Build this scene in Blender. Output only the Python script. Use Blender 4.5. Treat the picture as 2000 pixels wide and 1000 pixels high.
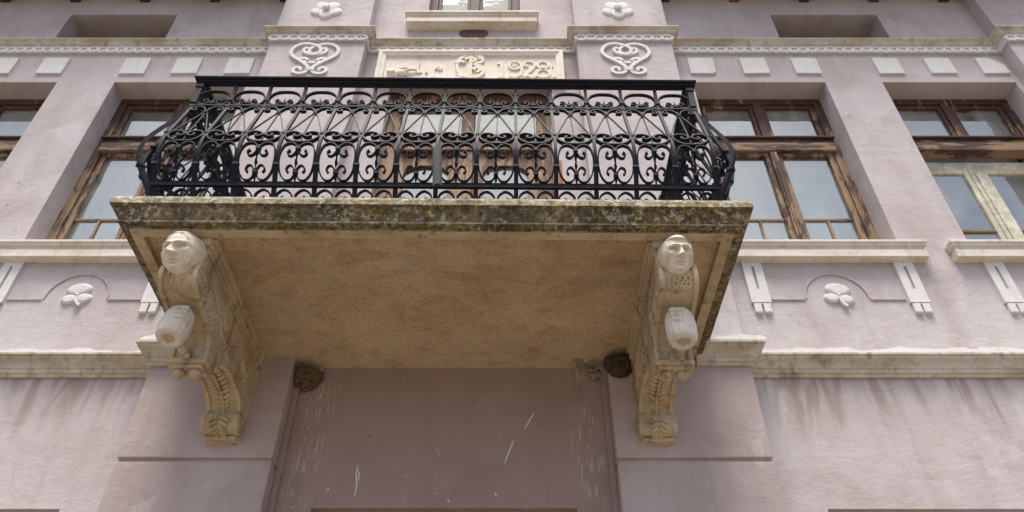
import bpy, bmesh, math, random
from mathutils import Vector, Matrix, noise
R = math.radians
random.seed(7)
S = bpy.context.scene
for o in list(bpy.data.objects):
    bpy.data.objects.remove(o, do_unlink=True)
COL = S.collection

# ------------------------------------------------------------------ camera
cd = bpy.data.cameras.new('camera'); cam = bpy.data.objects.new('camera', cd); COL.objects.link(cam)
cam.location = (0.405, -4.464, 1.6)
cam.rotation_euler = (R(90 + 42.2), 0, 0)
cd.sensor_width = 36; cd.lens = 36 * 1534 / 2000; cd.clip_end = 3000; cd.clip_start = 0.05
S.camera = cam
# ------------------------------------------------------------------ sky, sun, exposure
SUN_EL, SUN_AZ = 72, 10          # azimuth from straight in front of the facade: the sun stands high behind thin cloud
w = bpy.data.worlds.new('World'); S.world = w; w.use_nodes = True
nt = w.node_tree; bg = nt.nodes['Background']
sky = nt.nodes.new('ShaderNodeTexSky'); sky.sky_type = 'NISHITA'; sky.sun_disc = False
sky.sun_elevation = R(SUN_EL); sky.sun_rotation = R(180 + SUN_AZ)
sky.air_density = 0.6; sky.dust_density = 3.5; sky.ozone_density = 0.4
nt.links.new(sky.outputs[0], bg.inputs[0]); bg.inputs[1].default_value = 0.088
sd = bpy.data.lights.new('sun', 'SUN'); sd.energy = 1.5; sd.angle = R(24); sd.color = (1, .95, .88)
sun = bpy.data.objects.new('sun', sd); COL.objects.link(sun)
sdir = Vector((-math.sin(R(SUN_AZ)) * math.cos(R(SUN_EL)), -math.cos(R(SUN_AZ)) * math.cos(R(SUN_EL)), math.sin(R(SUN_EL))))
sun.rotation_euler = sdir.to_track_quat('Z', 'Y').to_euler(); sun.location = (-4, -10, 24)
S.view_settings.view_transform = 'Standard'; S.view_settings.look = 'None'
S.view_settings.gamma = 1; S.view_settings.exposure = 1.45
S.render.engine = 'CYCLES'

# ------------------------------------------------------------------ materials
class NT:
    def __init__(s, name):
        m = bpy.data.materials.new(name); m.use_nodes = True; s.m = m; s.t = m.node_tree
        s.b = s.t.nodes['Principled BSDF']; s.out = s.t.nodes['Material Output']
        s.tc = s.t.nodes.new('ShaderNodeNewGeometry').outputs['Position']
        s.oc = s.t.nodes.new('ShaderNodeTexCoord').outputs['Object']
    def n(s, t, **k):
        q = s.t.nodes.new(t)
        for a, v in k.items(): setattr(q, a, v)
        return q
    def l(s, a, b): s.t.links.new(a, b)
    def mapv(s, scale, src=None, loc=(0, 0, 0)):
        q = s.n('ShaderNodeMapping'); q.inputs['Scale'].default_value = scale; q.inputs['Location'].default_value = loc
        s.l(src or s.tc, q.inputs[0]); return q.outputs[0]
    def noise(s, scale, detail=5, rough=.6, vec=None, dist=0):
        q = s.n('ShaderNodeTexNoise'); q.inputs['Scale'].default_value = scale; q.inputs['Detail'].default_value = detail
        q.inputs['Roughness'].default_value = rough; q.inputs['Distortion'].default_value = dist
        s.l(vec or s.tc, q.inputs['Vector']); return q.outputs['Fac']
    def ramp(s, fac, a, b):
        q = s.n('ShaderNodeMapRange'); q.inputs[1].default_value = a; q.inputs[2].default_value = b
        s.l(fac, q.inputs[0]); return q.outputs[0]
    def mul(s, a, b, op='MULTIPLY'):
        q = s.n('ShaderNodeMath', operation=op)
        for i, v in enumerate((a, b)):
            if isinstance(v, (int, float)): q.inputs[i].default_value = v
            else: s.l(v, q.inputs[i])
        return q.outputs[0]
    def mix(s, fac, a, b):
        q = s.n('ShaderNodeMix', data_type='RGBA')
        for i, v in ((0, fac), (6, a), (7, b)):
            if isinstance(v, (int, float)): q.inputs[i].default_value = v
            elif isinstance(v, tuple): q.inputs[i].default_value = (*v, 1)
            else: s.l(v, q.inputs[i])
        return q.outputs[2]
    def axis(s, i, src=None):
        q = s.n('ShaderNodeSeparateXYZ'); s.l(src or s.tc, q.inputs[0]); return q.outputs[i]
    def fin(s, col, rough=.85, bump=None, bs=.3, bd=.01):
        if isinstance(col, tuple): s.b.inputs['Base Color'].default_value = (*col, 1)
        else: s.l(col, s.b.inputs['Base Color'])
        if isinstance(rough, (int, float)): s.b.inputs['Roughness'].default_value = rough
        else: s.l(rough, s.b.inputs['Roughness'])
        if bump is not None:
            q = s.n('ShaderNodeBump'); q.inputs['Strength'].default_value = bs; q.inputs['Distance'].default_value = bd
            s.l(bump, q.inputs['Height']); s.l(q.outputs[0], s.b.inputs['Normal'])
        return s.m

M = {}
def plaster(name, base, dark, pale, streaks=True, droppings=False):
    t = NT(name)
    big = t.noise(.55, 4, .6); mid = t.noise(2.3, 6, .65, dist=.4); fine = t.noise(45, 4, .6); grit = t.noise(170, 3, .6)
    c = t.mix(t.ramp(big, .35, .66), base, pale)
    c = t.mix(t.mul(t.ramp(mid, .47, .72), .55), c, dark)
    st = t.noise(1.0, 5, .6, vec=t.mapv((5.5, 1, .45)), dist=.5)
    stm = t.mul(t.ramp(st, .5, .66), .5)
    c = t.mix(t.mul(stm, .5), c, dark)
    if streaks:                                   # run-off streaks hanging from the string course
        z = t.axis(2); x = t.axis(0)
        wob = t.noise(2.2, 3, .5, vec=t.mapv((2.4, 1, .05)))
        zz = t.mul(z, t.mul(wob, 1.1), 'ADD')
        m1 = t.ramp(zz, 4.70, 5.0); m2 = t.ramp(z, 4.62, 4.6)
        s2 = t.noise(1.0, 4, .55, vec=t.mapv((5.5, 1, .9), loc=(3.1, 0, 0)), dist=1.6)
        s3 = t.ramp(s2, .44, .60)
        c = t.mix(t.mul(t.mul(t.mul(m1, m2), s3), .8), c, (.335, .265, .225))
        s4 = t.ramp(t.noise(1.0, 4, .6, vec=t.mapv((3.5, 1, 1.1), loc=(9, 0, 0)), dist=.6), .55, .75)   # grey-green damp bloom
        c = t.mix(t.mul(s4, .45), c, (.44, .385, .31))
    if droppings:
        x = t.axis(0)
        ax = t.mul(x, 0, 'ADD'); ab = t.n('ShaderNodeMath', operation='ABSOLUTE'); t.l(ax, ab.inputs[0])
        near = t.mul(t.ramp(ab.outputs[0], .70, .84), t.ramp(ab.outputs[0], 1.03, .92))
        v = t.noise(1, 3, .7, vec=t.mapv((70, 1, 6)))
        v2 = t.noise(1, 2, .6, vec=t.mapv((3, 1, 2.2)))
        k = t.mul(t.mul(t.ramp(v, .55, .62), near), t.ramp(v2, .46, .60))
        c = t.mix(t.mul(k, .85), c, (.62, .57, .5))
        sp = t.noise(26, 2, .5); c = t.mix(t.mul(t.ramp(sp, .69, .72), .75), c, (.6, .56, .5))
        sp = t.noise(19, 2, .5, vec=t.mapv((1, 1, .8), loc=(5, 5, 5))); c = t.mix(t.mul(t.ramp(sp, .72, .77), .7), c, (.09, .06, .05))
    blot = t.ramp(t.noise(7, 6, .75, vec=t.mapv((1, 1, .7), loc=(2, 4, 8)), dist=.8), .56, .70)
    c = t.mix(t.mul(blot, .42), c, (.36, .30, .265))
    rp = 0.0 if droppings else t.ramp(t.noise(1.6, 5, .7, vec=t.mapv((1, 1, 1.2), loc=(12, 3, 5)), dist=1.1), .60, .63)      # pale lime-washed repairs
    c = t.mix(t.mul(rp, .30), c, (.64, .60, .575))
    pits = t.ramp(t.noise(24, 3, .75, vec=t.mapv((1, 1, 1.3))), .70, .75)
    c = t.mix(t.mul(pits, .55), c, (.17, .13, .12))
    pits2 = t.ramp(t.noise(60, 2, .6, vec=t.mapv((1, 1, 1), loc=(4, 2, 9))), .72, .76)
    c = t.mix(t.mul(pits2, .35), c, (.2, .16, .15))
    cr = t.n('ShaderNodeTexVoronoi', feature='DISTANCE_TO_EDGE'); cr.inputs['Scale'].default_value = 1.3
    vv = t.n('ShaderNodeVectorMath', operation='ADD'); nn = t.n('ShaderNodeTexNoise'); nn.inputs['Scale'].default_value = 3; nn.inputs['Detail'].default_value = 6
    t.l(t.tc, nn.inputs['Vector']); t.l(t.tc, vv.inputs[0]); t.l(nn.outputs['Color'], vv.inputs[1]); t.l(vv.outputs[0], cr.inputs['Vector'])
    ck = t.mul(t.ramp(cr.outputs['Distance'], .006, .001), t.ramp(t.noise(.9, 2, .5, vec=t.mapv((1, 1, 1), loc=(7, 1, 3))), .60, .66))
    c = t.mix(t.mul(ck, .4), c, (.13, .1, .09))
    h = t.mul(t.mul(fine, .5), t.mul(grit, .35), 'ADD'); h = t.mul(h, t.mul(mid, 2.4), 'ADD'); h = t.mul(h, t.mul(t.noise(9, 4, .6, vec=t.mapv((1, 1, 1.8), loc=(1, 1, 1))), .9), 'ADD'); h = t.mul(h, t.mul(ck, -.8), 'ADD')
    return t.fin(c, .92, h, .55, .008)
M['wall'] = plaster('pink_plaster', (.495, .437, .426), (.37, .303, .283), (.59, .552, .546))
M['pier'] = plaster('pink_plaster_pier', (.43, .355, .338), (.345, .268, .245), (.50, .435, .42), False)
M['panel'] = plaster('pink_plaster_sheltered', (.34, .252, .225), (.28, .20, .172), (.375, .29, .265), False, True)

def trim(name, base, stain, amt=.6, dark=(.16, .12, .08), damt=.5):
    t = NT(name)
    a = t.noise(3.0, 6, .65, vec=t.mapv((1, 1, 2.2))); b = t.noise(14, 5, .65); f = t.noise(90, 4, .6)
    c = t.mix(t.mul(t.ramp(a, .42, .68), amt), base, stain)
    c = t.mix(t.mul(t.ramp(b, .58, .72), damt), c, dark)
    dr = t.noise(1, 5, .65, vec=t.mapv((13, 13, 1.2))); c = t.mix(t.mul(t.ramp(dr, .54, .68), damt * .9), c, dark)
    c = t.mix(t.mul(t.ramp(t.noise(38, 3, .7), .64, .70), .6), c, (.12, .1, .08))
    h = t.mul(t.mul(b, 1.2), t.mul(f, .4), 'ADD')
    return t.fin(c, .85, h, .5, .006)
M['trim'] = trim('white_trim', (.73, .69, .61), (.50, .37, .20), .55, (.32, .25, .16), .4)
M['tile'] = trim('white_tile', (.73, .72, .69), (.62, .58, .50), .4, (.45, .40, .33), .25)
M['cornice'] = trim('stained_cornice', (.63, .58, .49), (.40, .32, .19), .9, (.19, .16, .11), .65)
M['cream'] = trim('cream_plaque', (.80, .75, .64), (.58, .44, .24), .35, (.45, .34, .2), .25)
M['head'] = trim('white_stone_head', (.76, .71, .59), (.56, .46, .30), .55, (.36, .27, .15), .5)
M['barrel'] = trim('white_stone_barrel', (.70, .67, .59), (.52, .43, .29), .55, (.30, .235, .15), .6)
M['bracket'] = trim('stained_bracket', (.55, .46, .31), (.36, .26, .145), .9, (.15, .105, .06), .75)

t = NT('stucco_soffit')
a = t.noise(1.3, 5, .6); b = t.noise(6, 6, .65); rip = t.noise(1, 3, .6, vec=t.mapv((55, 95, 55)), dist=1.0); g = t.noise(150, 3, .6)
c = t.mix(t.ramp(a, .38, .64), (.56, .395, .225), (.70, .54, .345))
c = t.mix(t.mul(t.ramp(b, .52, .72), .5), c, (.29, .205, .12))
c = t.mix(t.mul(t.ramp(t.noise(2.2, 4, .6, vec=t.mapv((1, 1, 1), loc=(2, 8, 1))), .58, .72), .6), c, (.56, .47, .33))
c = t.mix(t.mul(t.ramp(rip, .5, .62), .45), c, (.15, .105, .06))
st = t.noise(1.5, 6, .6, vec=t.mapv((1, 1.6, 1), loc=(4, 4, 4)), dist=1.4); c = t.mix(t.mul(t.ramp(st, .51, .60), .28), c, (.26, .175, .10))
st2 = t.noise(2.6, 6, .65, vec=t.mapv((1, 1.3, 1), loc=(8, 2, 4)), dist=.8); c = t.mix(t.mul(t.ramp(st2, .55, .66), .32), c, (.66, .55, .39))
wr = t.mul(t.ramp(t.axis(1), -.55, -.08), t.ramp(t.noise(3.5, 6, .7, vec=t.mapv((.6, 1.5, 1), loc=(1, 2, 3)), dist=.5), .47, .56)); c = t.mix(t.mul(wr, .6), c, (.66, .57, .41))
M['soffit'] = t.fin(c, .95, t.mul(rip, t.mul(g, .4), 'ADD'), .9, .012)

def lichen(name, ground, pale, moss, k_pale, k_dark):
    t = NT(name)
    L = lambda *l: t.mapv((1, 1, 1), loc=l)
    a = t.noise(3.2, 7, .7); b = t.noise(24, 6, .75); d = t.noise(30, 5, .75, vec=L(3, 3, 3)); e = t.noise(3.5, 4, .6, vec=L(9, 1, 4)); f2 = t.noise(75, 4, .7)
    c = t.mix(t.ramp(a, .38, .62), *ground)
    drip = t.noise(1, 4, .6, vec=t.mapv((9, 9, 1.5)))
    c = t.mix(t.mul(t.ramp(drip, .52, .66), .7 * k_dark), c, (.05, .036, .02))
    c = t.mix(t.mul(t.ramp(b, .52, .60), .85 * k_dark), c, moss)
    pm = t.mul(t.ramp(d, .52, .58), t.ramp(t.noise(4, 5, .65, vec=L(5, 2, 7)), .46 - .1 * k_pale, .58))
    c = t.mix(t.mul(pm, .92 * k_pale), c, pale)
    c = t.mix(t.mul(t.mul(t.ramp(t.noise(42, 4, .7, vec=L(1, 7, 2)), .54, .60), t.ramp(e, .44, .58)), .85), c, (.33, .26, .03))
    c = t.mix(t.mul(t.mul(t.ramp(t.noise(30, 3, .7, vec=L(6, 6, 6)), .56, .62), t.ramp(t.axis(0), 1.0, 1.7)), .85), c, (.40, .17, .02))
    c = t.mix(t.mul(t.ramp(f2, .58, .66), .5), c, (.06, .05, .03))
    return t.fin(c, .95, t.mul(t.mul(b, d, 'ADD'), t.mul(f2, .5), 'ADD'), 1.0, .012)
M['lichen'] = lichen('lichen_stone', ((.09, .07, .04), (.24, .19, .115)), (.62, .58, .45), (.03, .035, .014), .9, 1.0)
M['lichen_pale'] = lichen('lichen_stone_pale', ((.27, .22, .13), (.50, .44, .31)), (.74, .71, .60), (.06, .055, .025), .95, .85)

t = NT('black_iron')
a = t.noise(60, 4, .6); c = t.mix(t.mul(t.ramp(t.noise(9, 5, .7), .60, .75), .5), (.010, .013, .021), (.030, .029, .032))
t.b.inputs['Specular IOR Level'].default_value = .22
M['iron'] = t.fin(c, .62, a, .35, .004)

def wood(name, paint, bare, amount, grey=(.20, .16, .115), horiz=False):
    t = NT(name)
    ax = (lambda a, b: t.mapv((b, a, a))) if horiz else (lambda a, b: t.mapv((a, a, b)))
    a = t.noise(1, 8, .72, vec=ax(15, 3.2), dist=.3); g = t.noise(1, 6, .7, vec=ax(150, 6)); b = t.noise(1.7, 3, .5); fl = t.noise(1, 5, .7, vec=ax(60, 26))
    wcol = t.mix(t.ramp(g, .35, .65), bare, grey)
    wcol = t.mix(t.mul(t.ramp(g, .60, .70), .6), wcol, (.06, .04, .028))
    z = t.ramp(t.axis(2), 7.75, 5.9)             # paint is more worn towards the sill
    v = t.mul(t.mul(t.mul(a, t.mul(b, .35), 'ADD'), t.mul(z, .16), 'ADD'), t.mul(fl, .18), 'ADD')
    m = t.ramp(v, amount + .04, amount + .10)
    pc = t.mix(t.ramp(t.noise(8, 5, .7), .4, .65), paint, (paint[0] * 1.7, paint[1] * 1.75, paint[2] * 1.7))
    c = t.mix(m, pc, wcol)
    return t.fin(c, .7, t.mul(g, t.mul(m, -.8), 'ADD'), .6, .005)
M['wood'] = wood('worn_brown_wood', (.06, .027, .019), (.40, .24, .115), .785)
M['wood_h'] = wood('worn_brown_wood_horizontal', (.06, .027, .019), (.36, .22, .11), .765, horiz=True)
M['doorwood'] = wood('worn_door_wood', (.085, .03, .017), (.40, .225, .10), .75)
M['creamwood'] = wood('cream_painted_wood', (.52, .49, .39), (.36, .24, .13), 1.06)
M['darkwood'] = wood('dark_rafter_wood', (.045, .028, .022), (.08, .05, .035), .9)
M['redwood'] = wood('red_rafter_wood', (.17, .05, .03), (.2, .07, .04), .9)

def glass(name, k):
    t = NT(name); tr = t.n('ShaderNodeBsdfTransparent'); tr.inputs[0].default_value = (.89, .94, .91, 1)
    gl = t.n('ShaderNodeBsdfGlossy'); gl.inputs['Roughness'].default_value = .03; gl.inputs[0].default_value = (.95, .97, .95, 1)
    bp = t.n('ShaderNodeBump'); bp.inputs['Strength'].default_value = .12; bp.inputs['Distance'].default_value = .015
    t.l(t.noise(3.5, 2, .5), bp.inputs['Height']); t.l(bp.outputs[0], gl.inputs['Normal'])
    mx = t.n('ShaderNodeMixShader'); mx.inputs[0].default_value = k
    df = t.n('ShaderNodeBsdfDiffuse'); df.inputs[0].default_value = (.62, .65, .63, 1); m2 = t.n('ShaderNodeMixShader')
    t.l(t.mul(t.ramp(t.noise(1.6, 6, .65, vec=t.mapv((1.6, 1, .8)), dist=.6), .35, .75), .30), m2.inputs[0])
    t.l(tr.outputs[0], mx.inputs[1]); t.l(gl.outputs[0], mx.inputs[2]); t.l(mx.outputs[0], m2.inputs[1]); t.l(df.outputs[0], m2.inputs[2]); t.l(m2.outputs[0], t.out.inputs[0]); return t.m
M['glass'] = glass('window_glass', .24); M['glass_dim'] = glass('window_glass_dim', .07); M['glass_door'] = glass('door_glass', .17)
t = NT('curtain_cloth'); M['curtain_or_dark_sheet'] = t.fin(t.mix(t.ramp(t.noise(1, 3, .5, vec=t.mapv((9, 1, .6))), .3, .7), (.60, .635, .63), (.45, .49, .49)), .9)
t = NT('inner_white_paint'); M['inner'] = t.fin((.80, .80, .76), .7)
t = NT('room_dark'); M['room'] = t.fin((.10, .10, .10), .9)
t = NT('mud_nest'); a = t.noise(50, 4, .7); M['mud'] = t.fin(t.mix(t.ramp(a, .35, .65), (.07, .05, .028), (.25, .18, .10)), 1, a, 1, .02)
t = NT('mud_nest_dark'); a = t.noise(50, 4, .7); M['mud2'] = t.fin(t.mix(t.ramp(a, .35, .65), (.035, .025, .016), (.14, .10, .06)), 1, a, 1, .02)
t = NT('old_mortar'); a = t.noise(30, 5, .7); M['mortar'] = t.fin(t.mix(t.ramp(a, .35, .65), (.36, .31, .22), (.22, .20, .13)), 1, a, .9, .015)
t = NT('street_asphalt'); a = t.noise(120, 4, .6); M['asphalt'] = t.fin(t.mix(a, (.05, .05, .05), (.10, .095, .09)), .9, a, .4, .01)
t = NT('stone_pavement'); a = t.noise(8, 5, .6); M['pave'] = t.fin(t.mix(t.ramp(a, .3, .7), (.19, .157, .118), (.24, .20, .152)), .9, t.noise(60), .4, .01)
t = NT('rust_oval'); a = t.noise(20, 5, .6); M['oval'] = t.fin(t.mix(t.ramp(a, .35, .7), (.10, .055, .05), (.14, .085, .075)), .6, a, .3, .004)
t = NT('bare_brick'); M['brick'] = t.fin(t.mix(t.ramp(t.noise(25, 4), .4, .6), (.42, .13, .04), (.34, .19, .10)), .95, t.noise(60), .8, .01)
t = NT('roof_boards'); M['boards'] = t.fin(t.mix(t.ramp(t.noise(1, 4, .6, vec=t.mapv((5, 40, 40))), .3, .7), (.10, .06, .045), (.16, .10, .07)), .9)

# ------------------------------------------------------------------ mesh helpers
class MB:
    def __init__(s): s.v = []; s.f = []; s.sm = set()
    def quad(s, *p):
        i = len(s.v); s.v += [tuple(q) for q in p]; s.f.append(tuple(range(i, i + len(p)))); return s
    def box(s, x0, x1, y0, y1, z0, z1):
        i = len(s.v)
        s.v += [(x0, y0, z0), (x1, y0, z0), (x1, y1, z0), (x0, y1, z0), (x0, y0, z1), (x1, y0, z1), (x1, y1, z1), (x0, y1, z1)]
        s.f += [tuple(i + k for k in q) for q in ((0, 3, 2, 1), (4, 5, 6, 7), (0, 1, 5, 4), (1, 2, 6, 5), (2, 3, 7, 6), (3, 0, 4, 7))]
        return s
    def grid(s, rows, closed_u=False, smooth=True, cap=False):
        i = len(s.v); n = len(rows[0])
        for r in rows: s.v += [tuple(p) for p in r]
        for a in range(len(rows) - 1):
            for b in range(n if closed_u else n - 1):
                c = (b + 1) % n
                if smooth: s.sm.add(len(s.f))
                s.f.append((i + a * n + b, i + a * n + c, i + (a + 1) * n + c, i + (a + 1) * n + b))
        if cap:
            s.f.append(tuple(i + k for k in range(n))[::-1]); s.f.append(tuple(i + (len(rows) - 1) * n + k for k in range(n)))
        return s
    def extrude(s, poly, p0, p1, smooth=False):        # poly: list of 3D points, extruded by vector p1-p0
        d = Vector(p1) - Vector(p0); i = len(s.v); n = len(poly)
        s.v += [tuple(Vector(p) + Vector(p0)) for p in poly] + [tuple(Vector(p) + Vector(p0) + d) for p in poly]
        s.f.append(tuple(i + k for k in range(n))[::-1]); s.f.append(tuple(i + n + k for k in range(n)))
        for k in range(n):
            if smooth: s.sm.add(len(s.f))
            s.f.append((i + k, i + (k + 1) % n, i + n + (k + 1) % n, i + n + k))
        return s
    def sweep(s, pts, frames, hw, hh, closed=False, smooth=True):   # rectangular strip; frames: (side,normal) per point; hw along side, hh along normal
        rows = []
        for k, (p, (a, b)) in enumerate(zip(pts, frames)):
            W = hw[k] if isinstance(hw, list) else hw; H = hh[k] if isinstance(hh, list) else hh
            rows.append([p + a * W + b * H, p - a * W + b * H, p - a * W - b * H, p + a * W - b * H])
        if closed: rows.append(rows[0])
        return s.grid(rows, True, False, not closed)
    def ball(s, c, r, seg=10, rings=7, M3=None):
        rows = []
        rr = r if isinstance(r, (tuple, list)) else (r, r, r)
        for a in range(rings + 1):
            th = math.pi * a / rings; th = min(max(th, .02), math.pi - .02); row = []
            for b in range(seg):
                ph = 2 * math.pi * b / seg
                v = Vector((rr[0] * math.sin(th) * math.cos(ph), rr[1] * math.sin(th) * math.sin(ph), -rr[2] * math.cos(th)))
                if M3: v = M3 @ v
                row.append(v + Vector(c))
            rows.append(row)
        return s.grid(rows, True, True, True)
    def tube(s, pts, rad, seg=8, smooth=True):
        pts = [Vector(p) for p in pts]; rows = []
        for k, p in enumerate(pts):
            t = (pts[min(k + 1, len(pts) - 1)] - pts[max(k - 1, 0)]).normalized()
            a = t.cross(Vector((0, 0, 1)));
            if a.length < .05: a = t.cross(Vector((0, 1, 0)))
            a.normalize(); b = t.cross(a)
            r = rad[k] if isinstance(rad, list) else rad
            rows.append([p + a * r * math.cos(2 * math.pi * q / seg) + b * r * math.sin(2 * math.pi * q / seg) for q in range(seg)])
        return s.grid(rows, True, smooth, True)
    def build(s, name, mat, parent=None, bevel=0, loc=None):
        me = bpy.data.meshes.new(name); me.from_pydata(s.v, [], s.f)
        if s.sm:
            for k in s.sm: me.polygons[k].use_smooth = True
        bm = bmesh.new(); bm.from_mesh(me); bmesh.ops.recalc_face_normals(bm, faces=bm.faces); bm.to_mesh(me); bm.free()
        me.materials.append(M[mat])
        return obj(name, me, parent, bevel, loc)
def obj(name, me, parent=None, bevel=0, loc=None):
    o = bpy.data.objects.new(name, me); COL.objects.link(o)
    if parent: o.parent = parent
    if loc: o.location = loc
    if bevel:
        b = o.modifiers.new('bevel', 'BEVEL'); b.width = bevel; b.segments = 2; b.limit_method = 'ANGLE'
    return o
def B(name, mat, parent, x0, x1, y0, y1, z0, z1, bevel=.004):
    return MB().box(x0, x1, y0, y1, z0, z1).build(name, mat, parent, bevel)
def empty(name, loc, label, cat, group=None, rz=0):
    o = bpy.data.objects.new(name, None); COL.objects.link(o); o.location = loc; o.rotation_euler = (0, 0, rz)
    o['label'] = label; o['category'] = cat
    if group: o['group'] = group
    o.empty_display_size = .2
    return o
def spline(pts, n=5, closed=False):                   # Catmull-Rom through 2D points
    P = [Vector((p[0], p[1])) for p in pts]; out = []; N = len(P)
    for i in range(N if closed else N - 1):
        g = (lambda k: P[k % N]) if closed else (lambda k: P[min(max(k, 0), N - 1)])
        a, b, c, d = g(i - 1), g(i), g(i + 1), g(i + 2)
        for j in range(n):
            t = j / n
            out.append(.5 * ((2 * b) + (c - a) * t + (2 * a - 5 * b + 4 * c - d) * t * t + (3 * b - a - 3 * c + d) * t ** 3))
    if not closed: out.append(P[-1])
    return out
def mirror(pts): return [(-x, z) for x, z in pts]
def flatband(mb, path, hw, y0, y1, closed=False, taper=None):      # a raised strip on a plane of constant y, path in (x,z)
    P = [Vector((p[0], p[1])) for p in path]; N = len(P); pts = []; fr = []; ws = []
    for k in range(N):
        a = P[(k - 1) % N] if closed else P[max(k - 1, 0)]; b = P[(k + 1) % N] if closed else P[min(k + 1, N - 1)]
        t = (b - a); t = t.normalized() if t.length > 1e-9 else Vector((1, 0))
        pts.append(Vector((P[k].x, (y0 + y1) / 2, P[k].y))); fr.append((Vector((-t.y, 0, t.x)), Vector((0, -1, 0))))
        ws.append(hw if taper is None else hw * taper(k / (N - 1)))
    return mb.sweep(pts, fr, ws, abs(y1 - y0) / 2, closed)
def plan_sweep(path, prof):                             # profile (out,z) along a plan polyline of right-angle turns; outward = right of travel
    rows = []; n = len(path)
    P = [Vector((p[0], p[1])) for p in path]
    for k in range(n):
        d0 = (P[k] - P[k - 1]).normalized() if k > 0 else None; d1 = (P[k + 1] - P[k]).normalized() if k < n - 1 else None
        nr = lambda d: Vector((d.y, -d.x))
        if d0 is None: m = nr(d1)
        elif d1 is None: m = nr(d0)
        else: m = nr(d0) + nr(d1) if abs(d0.dot(d1)) < .5 else nr(d0)
        rows.append([(P[k].x + m.x * o, P[k].y + m.y * o, z) for o, z in prof])
    return MB().grid(rows, True, False, True)

# ------------------------------------------------------------------ ground
g = MB().quad((-400, -400, 0), (400, -400, 0), (400, 400, 0), (-400, 400, 0)).build('ground', 'pave'); g['kind'] = 'structure'
g = MB().box(-60, 60, -16, -9, -.2, .004).build('road', 'asphalt'); g['kind'] = 'structure'

# ------------------------------------------------------------------ house
PIL = .14
house = empty('house', (0, 0, 0), 'old pink plastered two-storey house with white relief trim and worn brown windows', 'house')
def wall(name, mat, x0, x1, z0, z1, y0, y1, holes):
    xs = sorted({x0, x1, *[h[0] for h in holes], *[h[1] for h in holes]}); zs = sorted({z0, z1, *[h[2] for h in holes], *[h[3] for h in holes]})
    mb = MB(); inside = lambda x, z: any(h[0] < x < h[1] and h[2] < z < h[3] for h in holes)
    for i in range(len(xs) - 1):
        for j in range(len(zs) - 1):
            a, b, c, d = xs[i], xs[i + 1], zs[j], zs[j + 1]
            if not inside((a + b) / 2, (c + d) / 2):
                mb.quad((a, y0, c), (b, y0, c), (b, y0, d), (a, y0, d))
    for a, b, c, d in holes:
        mb.quad((a, y0, c), (a, y0, d), (a, y1, d), (a, y1, c)); mb.quad((b, y0, c), (b, y1, c), (b, y1, d), (b, y0, d))
        mb.quad((a, y0, d), (b, y0, d), (b, y1, d), (a, y1, d)); mb.quad((a, y0, c), (a, y1, c), (b, y1, c), (b, y0, c))
    mb.quad((x0, y0, z1), (x1, y0, z1), (x1, y1, z1), (x0, y1, z1)); mb.quad((x0, y0, z0), (x0, y0, z1), (x0, y1, z1), (x0, y1, z0)); mb.quad((x1, y0, z0), (x1, y1, z0), (x1, y1, z1), (x1, y0, z1))
    me = bpy.data.meshes.new(name); me.from_pydata(mb.v, [], mb.f); me.materials.append(M[mat])
    return obj(name, me, house)
W1, W2 = (2.14, 3.41), (3.96, 5.24)
WZ = (5.70, 7.90)
for s in (-1, 1):
    f = lambda a, b: (min(s * a, s * b), max(s * a, s * b))
    holes = [(*f(*W1), *WZ), (*f(*W2), *WZ), (*f(3.15, 4.28), 8.45, 9.11), (*f(2.28, 4.7), 1.0, 3.62)]
    wall('wall', 'wall', *f(1.04, 8), 0, 9.75, 0, .45, holes)
wall('wall', 'wall', -1.04, 1.04, 4.66, 11.5, 0, .3, [(-.76, .76, 4.77, 7.84), (-.49, .49, 9.02, 10.6)])
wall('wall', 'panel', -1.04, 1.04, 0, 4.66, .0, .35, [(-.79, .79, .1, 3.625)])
# back rooms so that nothing is see-through
B('back_wall', 'room', house, -8, 8, 1.6, 1.7, 0, 11.4, 0)
B('floor_slab', 'room', house, -8, 8, .46, 1.6, 4.5, 4.7, 0)
B('roof_slab', 'room', house, -8, 8, .46, 1.6, 9.4, 9.6, 0)
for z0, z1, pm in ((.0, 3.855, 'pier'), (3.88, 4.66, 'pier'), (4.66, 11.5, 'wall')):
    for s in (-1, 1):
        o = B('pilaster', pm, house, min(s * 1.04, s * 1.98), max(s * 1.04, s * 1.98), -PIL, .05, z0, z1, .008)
for s in (-1, 1):
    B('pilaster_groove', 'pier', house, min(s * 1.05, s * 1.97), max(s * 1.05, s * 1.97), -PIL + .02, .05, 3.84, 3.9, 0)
    B('pilaster', 'wall', house, min(s * 5.29, s * 6.3), max(s * 5.29, s * 6.3), -PIL, .05, 0, 9.75, .008)
    # narrow reveal strip just inside the pilaster, as on the panel under the balcony
    B('panel_margin', 'panel', house, min(s * 1.0, s * 1.039), max(s * 1.0, s * 1.039), -.035, .0, 0, 4.62, .004)

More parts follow.
